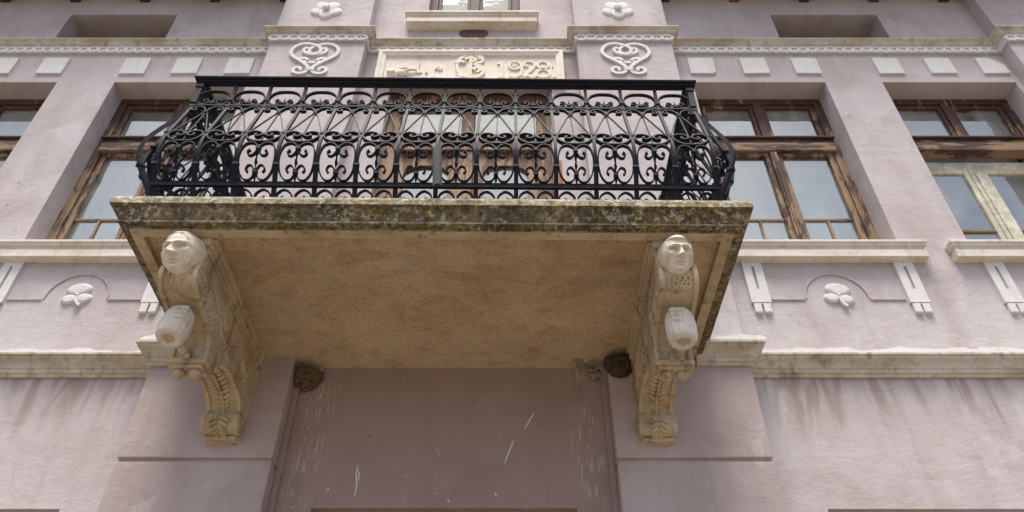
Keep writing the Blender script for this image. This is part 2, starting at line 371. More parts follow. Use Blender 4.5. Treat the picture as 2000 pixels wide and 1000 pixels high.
# ---- cornices
UP = [(0, 8.462), (.04, 8.462), (.04, 8.474), (.05, 8.478), (.057, 8.492), (.061, 8.504), (.073, 8.506), (.073, 8.518), (.085, 8.521), (.085, 8.537), (0, 8.55)]
path = [(-8, 0), (-6.3, 0), (-6.3, -PIL), (-5.29, -PIL), (-5.29, 0), (-1.98, 0), (-1.98, -PIL), (-1.04, -PIL), (-1.04, 0), (1.04, 0), (1.04, -PIL), (1.98, -PIL), (1.98, 0), (5.29, 0), (5.29, -PIL), (6.3, -PIL), (6.3, 0), (8, 0)]
cor = plan_sweep(path, UP).build('cornice', 'cornice', house, .003)
cor['label'] = 'stained stepped cornice with a chain of relief links below it'
plan_sweep(path, [(0, 8.366), (.016, 8.366), (.016, 8.463), (0, 8.463)]).build('frieze_band', 'tile', cor, .002)
lk = MB()
ring = [(.058 * math.cos(2 * math.pi * k / 14), .038 * math.sin(2 * math.pi * k / 14)) for k in range(14)]
flatband(lk, ring, .0135, 0, -.016, True)
lk.box(-.012, .012, -.012, 0, -.012, .012)
link0 = lk.build('guilloche_link', 'tile', None); link_me = link0.data; bpy.data.objects.remove(link0)
def links(x0, x1, y):
    n = max(1, round((x1 - x0) / .092)); st = (x1 - x0) / n
    for k in range(n):
        o = obj('guilloche_link', link_me, cor); o.location = (x0 + (k + .5) * st, y - .0165 - .0015 * (k % 2), 8.413 + random.uniform(-.002, .002)); o.rotation_euler = (0, random.uniform(-.06, .06), 0)
for a, b, y in ((-5.2, -2.0, 0), (-1.98, -1.04, -PIL), (-1.02, 1.02, 0), (1.04, 1.98, -PIL), (2.0, 5.27, 0), (5.29, 5.75, -PIL)):
    links(a, b, y)
LO = [(0, 4.535), (.022, 4.535), (.022, 4.556), (.036, 4.560), (.036, 4.586), (.046, 4.590), (.05, 4.606), (.062, 4.625), (.082, 4.64), (.09, 4.645), (.09, 4.66), (.102, 4.663), (.102, 4.682), (0, 4.70)]
plan_sweep([(-6.3, 0), (-1.98, 0), (-1.98, -PIL), (-1.70, -PIL)], LO).build('string_course', 'cornice', house, .003)
plan_sweep([(1.62, -PIL), (1.98, -PIL), (1.98, 0), (6.3, 0)], LO).build('string_course', 'cornice', house, .003)
def ragged(x0, x1, y, z0, zb, zt, seed, mat='tile'):   # white paint left above the string course, with a ragged upper edge
    n = int((x1 - x0) / .02); lo = []; hi = []
    for k in range(n + 1):
        x = x0 + (x1 - x0) * k / n
        e = noise.fractal(Vector((x * 3.3, seed, 0)), .9, 2.2, 5) ; e2 = noise.noise(Vector((x * 16, seed, 3)))
        z = max(z0 + .004, min(zt, (zb + zt) / 2 + e * .035 + e2 * .008))
        lo.append((x, y, z0)); hi.append((x, y, z))
    mb = MB(); mb.grid([[(a[0], y - .003, a[2]) for a in lo], [(a[0], y - .003, a[2]) for a in hi], [(a[0], y + .004, a[2]) for a in hi]], smooth=False)
    mb.build('paint_band', mat, house)
ragged(2.0, 6.3, 0, 4.69, 4.755, 4.81, 1.0); ragged(-6.3, -2.0, 0, 4.69, 4.74, 4.80, 7.0)
# broken mortar lumps lying on the string course at the pilaster
for sx, x0, x1 in ((-1, 1.72, 2.06), (1, 1.66, 2.09)):
    mb = MB(); rows = []
    n = 16
    for k in range(n + 1):
        x = sx * (x0 + (x1 - x0) * k / n); e = noise.noise(Vector((x * 9, sx * 4, 1))); h = .028 + .02 * e - (.02 if k in (0, n) else 0)
        rows.append([(x, -PIL - .100, 4.684), (x, -PIL - .096, 4.694 + h), (x, -PIL - .05, 4.70 + h), (x, -PIL + .01, 4.71 + h)])
    mb.grid(rows, False, False).build('mortar_capping', 'tile', house)

# ---- white relief tiles above the windows
for s in (-1, 1):
    for k, x in enumerate((2.14, 2.655, 3.16, 3.965, 4.475, 4.985, 5.95)):
        xx = s * (x + .125) if s > 0 else -(x + .125)
        c = .0
        x0, x1, z0, z1 = -.125, .125, 8.02, 8.278
        poly = [(x0, 0, z0), (x1, 0, z0), (x1, 0, z1), (x0, 0, z1)]
        if s > 0 and k == 5: poly = [(x0, 0, z0), (x1, 0, z0), (x1, 0, z1 - .12), (x1 - .12, 0, z1), (x0, 0, z1)]
        if s > 0 and k == 0: poly = [(x0, 0, z0), (x1 - .03, 0, z0), (x1, 0, z0 + .03), (x1, 0, z1), (x0, 0, z1)]
        yy = -PIL if x > 5.3 else 0
        j = lambda: random.uniform(-.004, .004)
        poly = [(p[0] + j(), p[1], p[2] + j()) for p in poly]
        o = MB().extrude(poly, (xx, yy - .022, 0), (xx, yy + .01, 0)).build('relief_tile', 'tile', house, .003)

# ---- sills with pendants, grooves and clover
SILL = [(0, 5.572), (.082, 5.572), (.082, 5.640), (.070, 5.648), (.070, 5.668), (.092, 5.682), (.092, 5.700), (.102, 5.704), (.102, 5.728), (0, 5.733)]
def sill(x0, x1):
    path = [(x0, .002), (x0, 0), (x1, 0), (x1, .002)]
    mb = MB(); rows = []
    for x, y, m in ((x0, 0, (-1, 0)), (x0, 0, (-1, -1)), (x1, 0, (1, -1)), (x1, 0, (1, 0))):
        rows.append([(x + m[0] * (o - .1), y + m[1] * o, z) for o, z in SILL])
    mb.grid(rows, True, False, True)
    o = mb.build('window_sill', 'trim', house, .003)
    B('sill_slab', 'trim', o, x0 + .1, x1 - .1, 0, .2, 5.70, 5.722, 0)
    return o
for s in (-1, 1):
    sill(*sorted((s * 2.0, s * 3.57))); sill(*sorted((s * 3.75, s * 5.29)))
def pendant(x):
    w = .072; y0, y1 = -.026, .01
    p = MB()
    for a, b, c, d in ((-w, -.011, 5.175, 5.575), (.011, w, 5.175, 5.575), (-.011, .011, 5.52, 5.575), (-.011, .011, 5.175, 5.30)):
        p.box(x + a, x + b, y0, y1, c, d)
    o = p.build('sill_pendant', 'tile', house)
    B('slot', 'wall', o, x - .011, x + .011, -.008, .01, 5.30, 5.52, 0)
    for q in (-1, 1):
        B('foot', 'tile', o, x + (q * .034) - .027, x + (q * .034) + .027, y0, y1, 5.085, 5.165, .004)
    B('neck', 'tile', o, x - .03, x + .03, -.018, .01, 5.16, 5.18, 0)
for s in (-1, 1):
    for x in (2.215, 3.365, 4.05, 5.18): pendant(s * x)
def moulded_line(cx):
    hw, r = .535, .232
    pts = [(cx - hw + .04, 5.215), (cx - r - .01, 5.215), (cx - r, 5.215)]
    arc = [(cx - r * math.cos(math.pi * k / 18), 5.225 + r * 1.0 * math.sin(math.pi * k / 18)) for k in range(19)]
    mb = MB(); flatband(mb, pts[:2], .005, .004, -.011); flatband(mb, arc, .005, .004, -.011); flatband(mb, [(cx + r + .01, 5.215), (cx + hw - .04, 5.215)], .005, .004, -.011)
    mb.build('panel_bead', 'wall', house)
def clover(cx, cz, rot):
    root = None
    def pet(a, r1, r2, name='petal'):
        mb = MB(); rows = []
        for k in range(6):
            q = k / 5; row = []
            for j in range(18):
                t = 2 * math.pi * j / 18
                row.append((q * r1 * math.cos(t), -.020 - .003 * math.cos(q * 1.5) + .012 * max(0, q - .86) * 7, r2 * q * math.sin(t)))
            rows.append(row)
        rows.append([(p[0], .004, p[2]) for p in rows[-1]])
        mb.grid(rows, True, True)
        return mb
    parts = []
    for (dx, dz, r1, r2) in ((0, .06, .092, .06), (-.052, -.028, .058, .042), (.052, -.028, .058, .042)):
        o = pet(0, r1, r2).build('petal', 'tile', None); parts.append((o, dx, dz))
    st = MB(); flatband(st, spline([(0, 0), (.005, -.04), (.02, -.075), (.045, -.10)], 4), .011, .004, -.03); so = st.build('stem', 'tile', None)
    mb = MB().ball((0, -.02, 0), .016); root = mb.build('clover_relief', 'tile', house, loc=(cx, 0, cz)); root.rotation_euler = (0, rot, 0)
    for o, dx, dz in parts: o.parent = root; o.location = (dx, 0, dz)
    so.parent = root
for s in (-1, 1):
    moulded_line(s * 2.785); clover(s * 2.785 + .01, 5.245, R(8) if s > 0 else R(-6)); 
    moulded_line(s * 4.615); clover(s * 4.615, 5.245, R(8))

# ---- windows
def ringbox(mb, x0, x1, z0, z1, w, y0, y1, wt=None, wb=None):
    wt = wt or w; wb = wb or w
    mb.box(x0, x0 + w, y0, y1, z0, z1); mb.box(x1 - w, x1, y0, y1, z0, z1)
    mb.box(x0 + w, x1 - w, y0, y1, z1 - wt, z1); mb.box(x0 + w, x1 - w, y0, y1, z0, z0 + wb); return mb
def window(x0, x1, z0, z1, open_lower=False):
    Y = .20
    fr = ringbox(MB(), x0, x1, z0, z1, .075, Y, Y + .09).build('window', 'wood', house, .005)
    fr['label'] = 'window with missing lower casements showing a cream inner frame' if open_lower else 'worn brown double casement window with two small upper lights'
    ringbox(MB(), x0 + .076, x1 - .076, z0 + .075, z1 - .076, .022, Y + .02, Y + .1).build('frame_bead', 'wood', fr, .004)
    xm = (x0 + x1) / 2
    tz0, tz1 = 7.10, 7.29
    B('transom', 'wood_h', fr, x0 + .05, x1 - .05, Y - .03, Y + .08, tz0, tz0 + .11, .008)
    B('transom_moulding', 'wood_h', fr, x0 + .04, x1 - .04, Y - .015, Y + .08, tz0 + .112, tz0 + .165, .008)
    B('drip_rail', 'darkwood', fr, x0 + .03, x1 - .03, Y - .045, Y + .08, tz0 + .167, tz1, .005)
    B('mullion', 'wood', fr, xm - .04, xm + .04, Y - .008, Y + .1, tz1, z1 - .07, .006)
    for a, b in ((x0 + .1, xm - .042), (xm + .042, x1 - .1)):
        ringbox(MB(), a, b, tz1 + .002, z1 - .098, .035, Y + .012, Y + .06).build('sash', 'wood', fr, .004)
        B('pane', 'glass', fr, a + .02, b - .02, Y + .035, Y + .038, tz1 + .02, z1 - .12, 0)
    if not open_lower:
        B('mullion', 'wood', fr, xm - .034, xm + .034, Y - .02, Y + .1, z0, tz0 - .001, .008)
        B('mullion_strip', 'wood', fr, xm - .018, xm + .018, Y - .034, Y - .0205, z0, tz0 - .15, .004)
        for a, b in ((x0 + .098, xm - .036), (xm + .036, x1 - .098)):
            ringbox(MB(), a, b, z0 + .02, tz0 - .003, .042, Y + .005, Y + .06).build('sash', 'wood', fr, .005)
            B('pane', 'glass', fr, a + .03, b - .03, Y + .035, Y + .038, z0 + .05, tz0 - .03, 0)
            B('glazing_bar', 'wood_h', fr, a + .042, b - .042, Y + .02, Y + .055, 6.25, 6.272, .003)
            m = (a + b) / 2
            B('glazing_bar', 'wood', fr, m - .011, m + .011, Y + .022, Y + .054, z0 + .06, 6.249, .003)
        # inner casement, seen faintly through the outer glass
        ringbox(MB(), x0 + .05, x1 - .05, z0, tz0 - .02, .06, .36, .40).build('inner_frame', 'inner', fr, 0)
        B('inner_mullion', 'inner', fr, xm - .05, xm + .05, .36, .4, z0 + .06, tz0 - .08, 0)
        B('curtain_or_dark_sheet', 'curtain_or_dark_sheet', fr, x0 + .02, x1 - .02, .41, .415, z0, tz0 - .05, 0)
        B('curtain_or_dark_sheet', 'curtain_or_dark_sheet', fr, x0 + .02, x1 - .02, .47, .475, tz0 - .4, z1, 0)
    else:
        B('inner_rail', 'creamwood', fr, x0 + .02, x1 - .02, .30, .36, 6.98, 7.08, .006)
        B('inner_mullion', 'creamwood', fr, xm - .055, xm + .055, .29, .36, z0, 6.978, .006)
        B('inner_mullion_strip', 'creamwood', fr, xm - .02, xm + .02, .275, .289, z0, 6.90, .004)
        for a, b in ((x0 + .02, xm - .056), (xm + .056, x1 - .02)):
            ringbox(MB(), a, b, z0, 6.978, .05, .30, .345).build('inner_sash', 'creamwood', fr, .005)
            B('pane', 'glass', fr, a + .03, b - .03, .32, .323, z0 + .03, 6.95, 0)
            B('glazing_bar', 'wood_h', fr, a + .05, b - .05, .30, .34, 6.20, 6.225, .003)
        B('curtain_or_dark_sheet', 'room', fr, x0 + .02, x1 - .02, .47, .475, z0, tz0, 0)  # dark sheet standing in for the unlit room, not cloth
        B('curtain_or_dark_sheet', 'curtain_or_dark_sheet', fr, x0 + .02, x1 - .02, .47, .475, tz0 + .1, z1, 0)
    return fr
for s in (-1, 1):
    window(*sorted((s * W1[0], s * W1[1])), *WZ); window(*sorted((s * W2[0], s * W2[1])), *WZ, open_lower=(s > 0))
# upper middle window with its sill
fr = ringbox(MB(), -.49, .49, 9.02, 10.6, .085, .08, .17).build('window', 'wood', house, .005); fr['label'] = 'dark brown window above the inscribed plaque'; B('curtain_or_dark_sheet', 'room', fr, -.52, .52, .305, .31, 8.95, 10.7, 0)  # the room-coloured sheet is no cloth: interior shade put into its colour
B('mullion', 'wood', fr, -.05, .05, .07, .17, 9.1, 10.5, .006)
for a, b in ((-.40, -.052), (.052, .40)):
    ringbox(MB(), a, b, 9.1, 10.5, .035, .09, .14).build('sash', 'wood', fr, .004); B('pane', 'glass_dim', fr, a + .02, b - .02, .11, .113, 9.12, 10.48, 0)
S2 = [(0, 8.80), (.112, 8.80), (.112, 8.868), (.104, 8.872), (.104, 8.895), (.122, 8.915), (.122, 8.935), (.134, 8.94), (.134, 8.975), (0, 8.985)]
mb = MB(); rows = []
for x, m in ((-.70, (-1, 0)), (-.70, (-1, -1)), (.68, (1, -1)), (.68, (1, 0))): rows.append([(x + m[0] * (o - .13), m[1] * o, z) for o, z in S2])
mb.grid(rows, True, False, True).build('window_sill', 'trim', house, .003)
B('sill_slab', 'trim', house, -.485, .485, 0, .12, 9.0, 9.03, 0)
# attic openings
for s in (-1, 1):
    a, b = sorted((s * 3.15, s * 4.28)); fr = ringbox(MB(), a, b, 8.45, 9.11, .06, .30, .36).build('attic_vent', 'darkwood', house, .004); B('shutter', 'darkwood', fr, a + .06, b - .06, .33, .35, 8.5, 9.05, 0)
    a, b = sorted((s * 2.28, s * 4.7)); fr = ringbox(MB(), a, b, 1.0, 3.62, .08, .15, .25).build('window', 'wood', house, .004); B('pane', 'glass', fr, a + .07, b - .07, .2, .203, 1.07, 3.55, 0); B('curtain_or_dark_sheet', 'room', fr, a, b, .5, .51, 1, 3.6, 0)  # dark sheet behind the pane stands for the shade of the room
# street door
fr = ringbox(MB(), -.79, .79, .1, 3.625, .09, .18, .28).build('street_door', 'wood', house, .005)
B('transom_panel', 'wood', fr, -.70, .70, .2, .25, 2.7, 3.535, 0)
for a, b in ((-.70, -.003), (.003, .70)): B('door_leaf', 'wood', fr, a, b, .2, .25, .12, 2.69, .004)

# ---- balcony door
Y = .10
fr = ringbox(MB(), -.76, .76, 4.78, 7.84, .13, Y, Y + .1).build('balcony_door', 'doorwood', house, .006); fr['label'] = 'worn brown double door with upper lights behind the balcony railing'
B('transom', 'doorwood', fr, -.64, .64, Y - .04, Y + .08, 6.97, 7.14, .01)
B('drip_rail', 'darkwood', fr, -.66, .66, Y - .06, Y + .08, 7.142, 7.175, .005)
B('mullion', 'doorwood', fr, -.06, .06, Y - .02, Y + .1, 7.176, 7.72, .006)
for a, b in ((-.63, -.061), (.061, .63)):
    B('pane', 'glass_door', fr, a, b, Y + .04, Y + .043, 7.17, 7.72, 0)
    xm = (a + b) / 2; hw = (b - a) / 2 - .09
    leaf = MB().box(a, a + .09, Y, Y + .06, 4.8, 6.965).box(b - .09, b, Y, Y + .06, 4.8, 6.965).box(a + .09, b - .09, Y, Y + .06, 4.8, 5.6)
    arch = [(xm + hw * math.cos(math.pi * k / 12), 6.70 + .11 * math.sin(math.pi * k / 12)) for k in range(13)]
    leaf.extrude([(a + .09, Y, 6.965), (b - .09, Y, 6.965)] + [(p[0], Y, p[1]) for p in arch], (0, 0, 0), (0, .06, 0))
    lf = leaf.build('door_leaf', 'doorwood', fr)
    B('pane', 'glass_door', fr, a + .08, b - .08, Y + .03, Y + .033, 5.6, 6.84, 0)
    B('glazing_bar', 'doorwood', fr, a + .09, b - .09, Y + .012, Y + .05, 6.15, 6.19, .003)
    B('glazing_bar', 'doorwood', fr, xm - .018, xm + .018, Y + .012, Y + .05, 5.6, 6.149, .003)
B('astragal', 'doorwood', fr, -.06, .06, Y - .03, Y + .07, 4.8, 6.968, .008)
B('curtain_or_dark_sheet', 'curtain_or_dark_sheet', fr, -.76, .76, .32, .325, 5.0, 7.8, 0)

# ---- relief ornament on the pilasters
def rose(cx, cz):
    c = MB().ball((0, -.03, 0), (.03, .03, .03)).build('rose_relief', 'tile', house, loc=(cx, -PIL, cz))
    for k in range(5):
        a = 2 * math.pi * k / 5 + math.pi / 2 + R(36)
        mb = MB(); rows = []
        for i in range(6):
            q = i / 5; rows.append([(.082 * q * math.cos(t) , -.020 - .004 * math.cos(q * 1.5) + .012 * max(0, q - .86) * 7, .078 * q * math.sin(t) * (1 - .12 * math.cos(t))) for t in [2 * math.pi * j / 18 for j in range(18)]])
        rows.append([(p[0], .003, p[2]) for p in rows[-1]])
        o = mb.grid(rows, True, True).build('petal', 'tile', c); o.location = (.088 * math.cos(a), .002 * (k % 2), .088 * math.sin(a) * .92); o.rotation_euler = (0, -a, 0)
    for k in range(7):
        a = k * .9; MB().ball((.035 * math.cos(a), -.042, .035 * math.sin(a)), .011, 8, 5).build('stamen', 'tile', c)
def heart(cx, cz):
    y0, y1 = .004, -.022
    root = None; hw = .0165
    A = spline([(.008, -.185), (.05, -.115), (.12, -.045), (.20, .03), (.228, .11), (.195, .195), (.12, .238), (.03, .222), (-.045, .165), (-.05, .095), (.0, .058), (.07, .075), (.108, .115), (.10, .155), (.068, .158)], 5)
    lo = spline([(.012, -.185), (.04, -.235), (.10, -.252), (.15, -.222), (.148, -.172), (.108, -.155), (.085, -.182), (.098, -.20)], 5)
    mi = spline([(.085, -.08), (.05, -.06), (.02, -.075), (.0, -.07)], 5); mi2 = spline([(.035, -.065), (.06, -.015), (.105, -.005), (.125, -.035), (.10, -.055)], 5)
    mb = MB(); flatband(mb, A, hw, y0, y1); root = mb.build('heart_relief', 'tile', house, .003, loc=(cx, -PIL, cz))
    mb = MB(); flatband(mb, mirror(A), hw, y0, y1 - .004); mb.build('heart_band', 'tile', root, .003)
    for s, nm in ((1, 0), (-1, 1)):
        for P in (lo, mi, mi2):
            mb = MB(); flatband(mb, [(s * p[0], p[1]) for p in P], hw * .9, y0, y1 + .003 - .002 * nm); mb.build('scroll_band', 'tile', root, .003)
    B('clasp', 'tile', root, -.045, .045, -.025, .0, -.205, -.178, .003)
for s in (-1, 1): rose(s * 1.5 + (.0 if s > 0 else -.015), 8.955); heart(s * 1.505, 8.075)

# ---- inscribed plaque
pz0, pz1, px0, px1 = 7.86, 8.375, -.915, .91
pl = B('inscribed_plaque', 'cream', house, px0 + .06, px1 - .06, -.015, .02, pz0, pz1 - .03, 0)
pl['label'] = 'cream plaque with a pointing hand, monogram and year 1928'
mb = MB()
F = [(0, 0), (0, -.055), (.035, -.055), (.045, -.045), (.07, -.04), (.085, -.012)]
rows = []
for cx, cz, mx_, mz in ((px0, pz0 - .03, 1, 1), (px0, pz1, 1, -1), (px1, pz1, -1, -1), (px1, pz0 - .03, -1, 1)):
    rows.append([(cx + mx_ * o, y, cz + mz * o) for o, y in F])
rows.append(rows[0]); mb.grid(rows, False, False).build('plaque_frame', 'cream', pl, .003)
def strokes(name, parent, paths, hw, y, h, mat, ox, oz, sc):
    mb = MB()
    for k, P in enumerate(paths):
        P = spline(P, 5) if len(P) > 2 else [Vector(p) for p in P]
        flatband(mb, [(ox + p[0] * sc, oz + p[1] * sc) for p in P], hw, y + .003, y - h - .0006 * k)
    return mb.build(name, mat, parent, .0015)
G = {   # stroke glyphs in a box one unit high
 '1': [[(0.16, 0), (.16, 1)], [(.16, 1), (.1, .88), (0, .84)], [(.02, 0.02), (.30, .02)]],
 '9': [[(.5, .72), (.44, .9), (.27, 1), (.1, .92), (.04, .74), (.1, .56), (.27, .5), (.42, .58), (.5, .72)], [(.5, .74), (.5, .4), (.42, .12), (.22, .0), (.05, .1)], [(.3, .74), (.22, .8), (.2, .7), (.3, .66)]],
 '2': [[(.2, .76), (.12, .7), (.04, .8), (.12, .95), (.28, 1), (.44, .9), (.46, .72), (.34, .46), (.14, .2), (.02, .04)], [(.02, .04), (.2, .1), (.36, .0), (.52, .12)]],
 '8': [[(.26, .52), (.08, .66), (.08, .88), (.26, 1), (.44, .88), (.44, .66), (.26, .52), (.06, .36), (.04, .12), (.26, 0), (.48, .12), (.46, .36), (.26, .52)]],
 'г': [[(.1, 0), (.1, .66)], [(.0, .66), (.22, .66), (.4, .6), (.44, .5)], [(0, .02), (.22, .02)]],
 '4': [[(.08, 1), (.06, .6), (.1, .34)], [(.0, .33), (.5, .33)], [(.34, .62), (.34, 0)], [(.22, .02), (.46, .02)]],
 'p': [[(.1, 0), (.1, .62)], [(.1, .5), (.2, .66), (.34, .7), (.42, .6), (.34, .52), (.28, .6)], [(.0, .02), (.2, .02)]],
}
def text(s, parent, x, z, h, y, hw, rel, mat, adv):
    for ch, a in zip(s, adv): strokes('raised_letter', parent, G[ch], hw, y, rel, mat, x + a * h, z, h)
text('4p', pl, -.53, 7.95, .24, -.015, .0125, .014, 'cream', (0, .62))
text('1928г', pl, .26, 7.95, .26, -.015, .0135, .014, 'cream', (0, .42, .95, 1.46, 2.06))
mono = [[(-.125, .40), (.125, .40)], [(0, .40), (0, 0)], [(.10, .30), (.04, .37), (-.06, .36), (-.12, .27), (-.13, .16), (-.09, .05), (0, .0), (.08, .03)],
        [(.05, .36), (.11, .33), (.11, .26), (.04, .21), (.11, .17), (.125, .08), (.07, .01), (0, .01)], [(-.06, .30), (0, .33), (.05, .29), (.0, .25)], [(.03, .12), (.06, .16), (.10, .12), (.06, .08)], [(-.15, .23), (-.10, .26), (-.06, .24)], [(-.10, .05), (-.13, .0), (-.06, .02)]]
strokes('monogram', pl, mono, .016, -.015, .019, 'cream', .0, 7.94, 1.0)
# pointing hand: cuff, palm, pointing finger, thumb and three folded fingers, carved in relief
hb = MB()
hb.tube([(-.80, -.02, 7.955), (-.72, -.025, 7.965)], [.045, .042]); hb.ball((-.665, -.024, 7.98), (.055, .024, .042))
hb.tube([(-.64, -.028, 8.005), (-.58, -.03, 8.015), (-.52, -.028, 8.02)], [.018, .015, .011]); hb.tube([(-.68, -.03, 8.01), (-.64, -.035, 8.035), (-.60, -.034, 8.03)], [.017, .015, .011])
for k in range(3): hb.tube([(-.64, -.03, 7.985 - k * .022), (-.605, -.042, 7.98 - k * .022), (-.625, -.045, 7.972 - k * .022)], [.014, .014, .012])
hb.build('pointing_hand', 'cream', pl, loc=(0, -.008, .035))
# painted-over oval plate, broken cornice edge with exposed brick
mb = MB(); rows = []
for q, y in ((0, -.012), (.9, -.012), (1, -.006), (1, .004)): rows.append([(.01 + .15 * q * math.cos(t), y, 8.745 + .10 * q * math.sin(t)) for t in [2 * math.pi * j / 28 for j in range(28)]])
mb.grid(rows, True, True).build('oval_plate', 'oval', house)
MB().ball((.10, -.070, 8.532), (.06, .020, .014), 9, 6).build('exposed_brick', 'brick', house)
MB().box(.80, .83, -.012, .05, 6.45, 6.75).build('exposed_brick', 'brick', house)

# ---- old paint splashes on the panel under the balcony
for P in ([(-.545, 3.90), (-.548, 3.84), (-.538, 3.77), (-.540, 3.70)], [(-.530, 3.86), (-.532, 3.80)], [(.548, 4.27), (.515, 4.21), (.487, 4.155)], [(.415, 4.07), (.385, 3.99), (.36, 3.915)], [(.30, 3.72), (.315, 3.70)], [(-.70, 3.75), (-.715, 3.735)], [(.02, 3.68), (.03, 3.66)]):
    mb = MB(); flatband(mb, spline(P, 4), .0045, .001, -.0025, taper=lambda t: .35 + .65 * math.sin(math.pi * (.15 + .8 * t))); mb.build('paint_splash', 'tile', house)

# ---- eaves
for s in (-1, 1):
    a, b = sorted((s * 1.99, s * 8)); o = B('eave', 'boards', house, a, b, -.55, .2, 9.46, 9.50, 0)
    for k in range(8):
        x = s * (2.06 + k * .757)
        B('rafter', 'redwood' if (s > 0 and k == 1) else 'darkwood', o, x - .05, x + .05, -.52, .05, 9.36, 9.459, .004)
    B('roof', 'boards', house, a, b, -.58, 2, 9.52, 9.6, 0)

# ------------------------------------------------------------------ balcony slab
BX, BR = -.045, .0105
bal = empty('balcony', (BX, 0, 0), 'stone balcony slab with lichen covered edge and brown stucco underside', 'balcony', rz=BR)
HX = 1.755; OUT = 1.465
PR = [(-.098, 4.588), (-.098, 4.600), (-.050, 4.603), (-.050, 4.614), (-.053, 4.6145), (-.036, 4.65), (-.024, 4.675), (-.017, 4.690), (.006, 4.693), (.006, 4.728), (-.010, 4.760), (-.03, 4.775)]
rows = []
for x, y, m in ((-HX, .05, (-1, 0)), (-HX, -OUT, (-1, -1)), (HX, -OUT, (1, -1)), (HX, .05, (1, 0))):
    rows.append([(x + m[0] * o, y + m[1] * o, z) for o, z in PR])
def subdiv(rows, n):
    out = []
    for a, b, k in zip(rows[:-1], rows[1:], n):
        for j in range(k): out.append([tuple(Vector(p).lerp(Vector(q), j / k)) for p, q in zip(a, b)])
    return out + [rows[-1]]
rows = subdiv(rows, (60, 150, 60))
for r in rows:
    for k, p in enumerate(r):
        if k >= 1:
            e = noise.fractal(Vector(p) * 9, 1, 2, 4) * .004 + noise.noise(Vector(p) * 45) * .0022
            r[k] = (p[0], p[1] + e, p[2] + e * (1 if k in (1, 3, 7, 9, 10) else .6))
MB().grid([r[:2] for r in rows], False, False).build('slab_fillet', 'lichen_pale', bal)
MB().grid([r[1:3] for r in rows], False, False).build('slab_step', 'lichen', bal)  # underside in the dark lichen colour: shade line of the step painted in
MB().grid([r[2:4] for r in rows], False, False).build('slab_bead', 'lichen_pale', bal)
MB().grid([r[3:9] for r in rows], False, False).build('slab_moulding', 'lichen', bal)
MB().grid([r[8:] for r in rows], False, False).build('slab_lip', 'lichen_pale', bal)
i = -.098; ib = .06
mb = MB(); ox, oy = HX + i, OUT + i
mb.quad((-ox + ib, -oy + ib, 4.62), (ox - ib, -oy + ib, 4.62), (ox - ib, .04, 4.62), (-ox + ib, .04, 4.62))
mb.quad((-ox + ib, -oy + ib, 4.588), (ox - ib, -oy + ib, 4.588), (ox - ib, -oy + ib, 4.62), (-ox + ib, -oy + ib, 4.62))
for s in (-1, 1): mb.quad((s * (ox - ib), -oy + ib, 4.588), (s * (ox - ib), .04, 4.588), (s * (ox - ib), .04, 4.62), (s * (ox - ib), -oy + ib, 4.62))
mb.build('soffit', 'soffit', bal)
mb = MB(); z = 4.588
mb.quad((-ox, -oy, z), (ox, -oy, z), (ox - ib, -oy + ib, z), (-ox + ib, -oy + ib, z))
for s in (-1, 1): mb.quad((s * ox, -oy, z), (s * (ox - ib), -oy + ib, z), (s * (ox - ib), .04, z), (s * ox, .04, z))
mb.build('soffit_border', 'bracket', bal)
MB().quad((-HX + .034, -OUT + .034, 4.774), (HX - .034, -OUT + .034, 4.774), (HX - .034, .0, 4.774), (-HX + .034, .0, 4.774)).build('slab_top', 'lichen', bal)

# ------------------------------------------------------------------ iron railing
rail = empty('balcony_railing', (BX, 0, 4.774), 'black wrought iron balcony railing with bellied bars and scrollwork', 'railing', rz=BR)
Z0 = 4.774
PROF = [(4.77, .0), (4.83, .010), (4.89, .033), (4.95, .064), (5.02, .096), (5.09, .115), (5.16, .119), (5.25, .106), (5.36, .079), (5.46, .053), (5.56, .028), (5.66, .005), (5.70, .0), (5.93, .0)]
def prof(z):
    if z <= PROF[0][0]: return 0.
    for k in range(len(PROF) - 1):
        if z <= PROF[k + 1][0]:
            g = lambda q: PROF[min(max(q, 0), len(PROF) - 1)]
            (z1, b), (z2, c) = PROF[k], PROF[k + 1]; a, d = g(k - 1)[1], g(k + 2)[1]; t = (z - z1) / (z2 - z1)
            return .5 * (2 * b + (c - a) * t + (2 * a - 5 * b + 4 * c - d) * t * t + (3 * b - a - 3 * c + d) * t ** 3)
    return 0.
def surf(u, z): return Vector((u, -prof(z), z - Z0))
def snorm(z):
    d = (prof(z + .004) - prof(z - .004)) / .008; return Vector((0, -1, -d)).normalized()
def strip(mb, path, th, wd, taper=0):          # flat iron following the bellied surface
    pts = [surf(p[0], p[1]) for p in path]; fr = []
    N = len(pts); ths = []
    for k in range(N):
        t = (pts[min(k + 1, N - 1)] - pts[max(k - 1, 0)]).normalized(); n = snorm(path[k][1]); s = t.cross(n).normalized()
        fr.append((s, n)); ths.append(th)
    return mb.sweep(pts, fr, th, wd)
BW = .2292
PARTS = {}
def proto(name, fn):
    mb = MB(); fn(mb); o = mb.build(name, 'iron', None); PARTS.setdefault(name, []).append(o.data); bpy.data.objects.remove(o)
def sp(z0, pts, n=4): return spline([(x, z0 + z) for x, z in pts], n)
LZ = lambda z: 5.165 - (5.165 - z) * 1.2
TH, WD = .0040, .0100
def f(mb):
    h = [(0, .150), (.05, .144), (.088, .118), (.104, .078), (.100, .042), (.080, .014), (.052, .008), (.030, .022), (.026, .046), (.040, .060), (.054, .052), (.052, .038), (.044, .036)]
    strip(mb, sp(5.688, [(-x, z) for x, z in h[:0:-1]] + h), TH, WD)
    for s in (-1, 1): mb.ball(surf(s * .043, 5.727), (.008, .010, .008), 7, 5)
proto('arch_scroll', f)
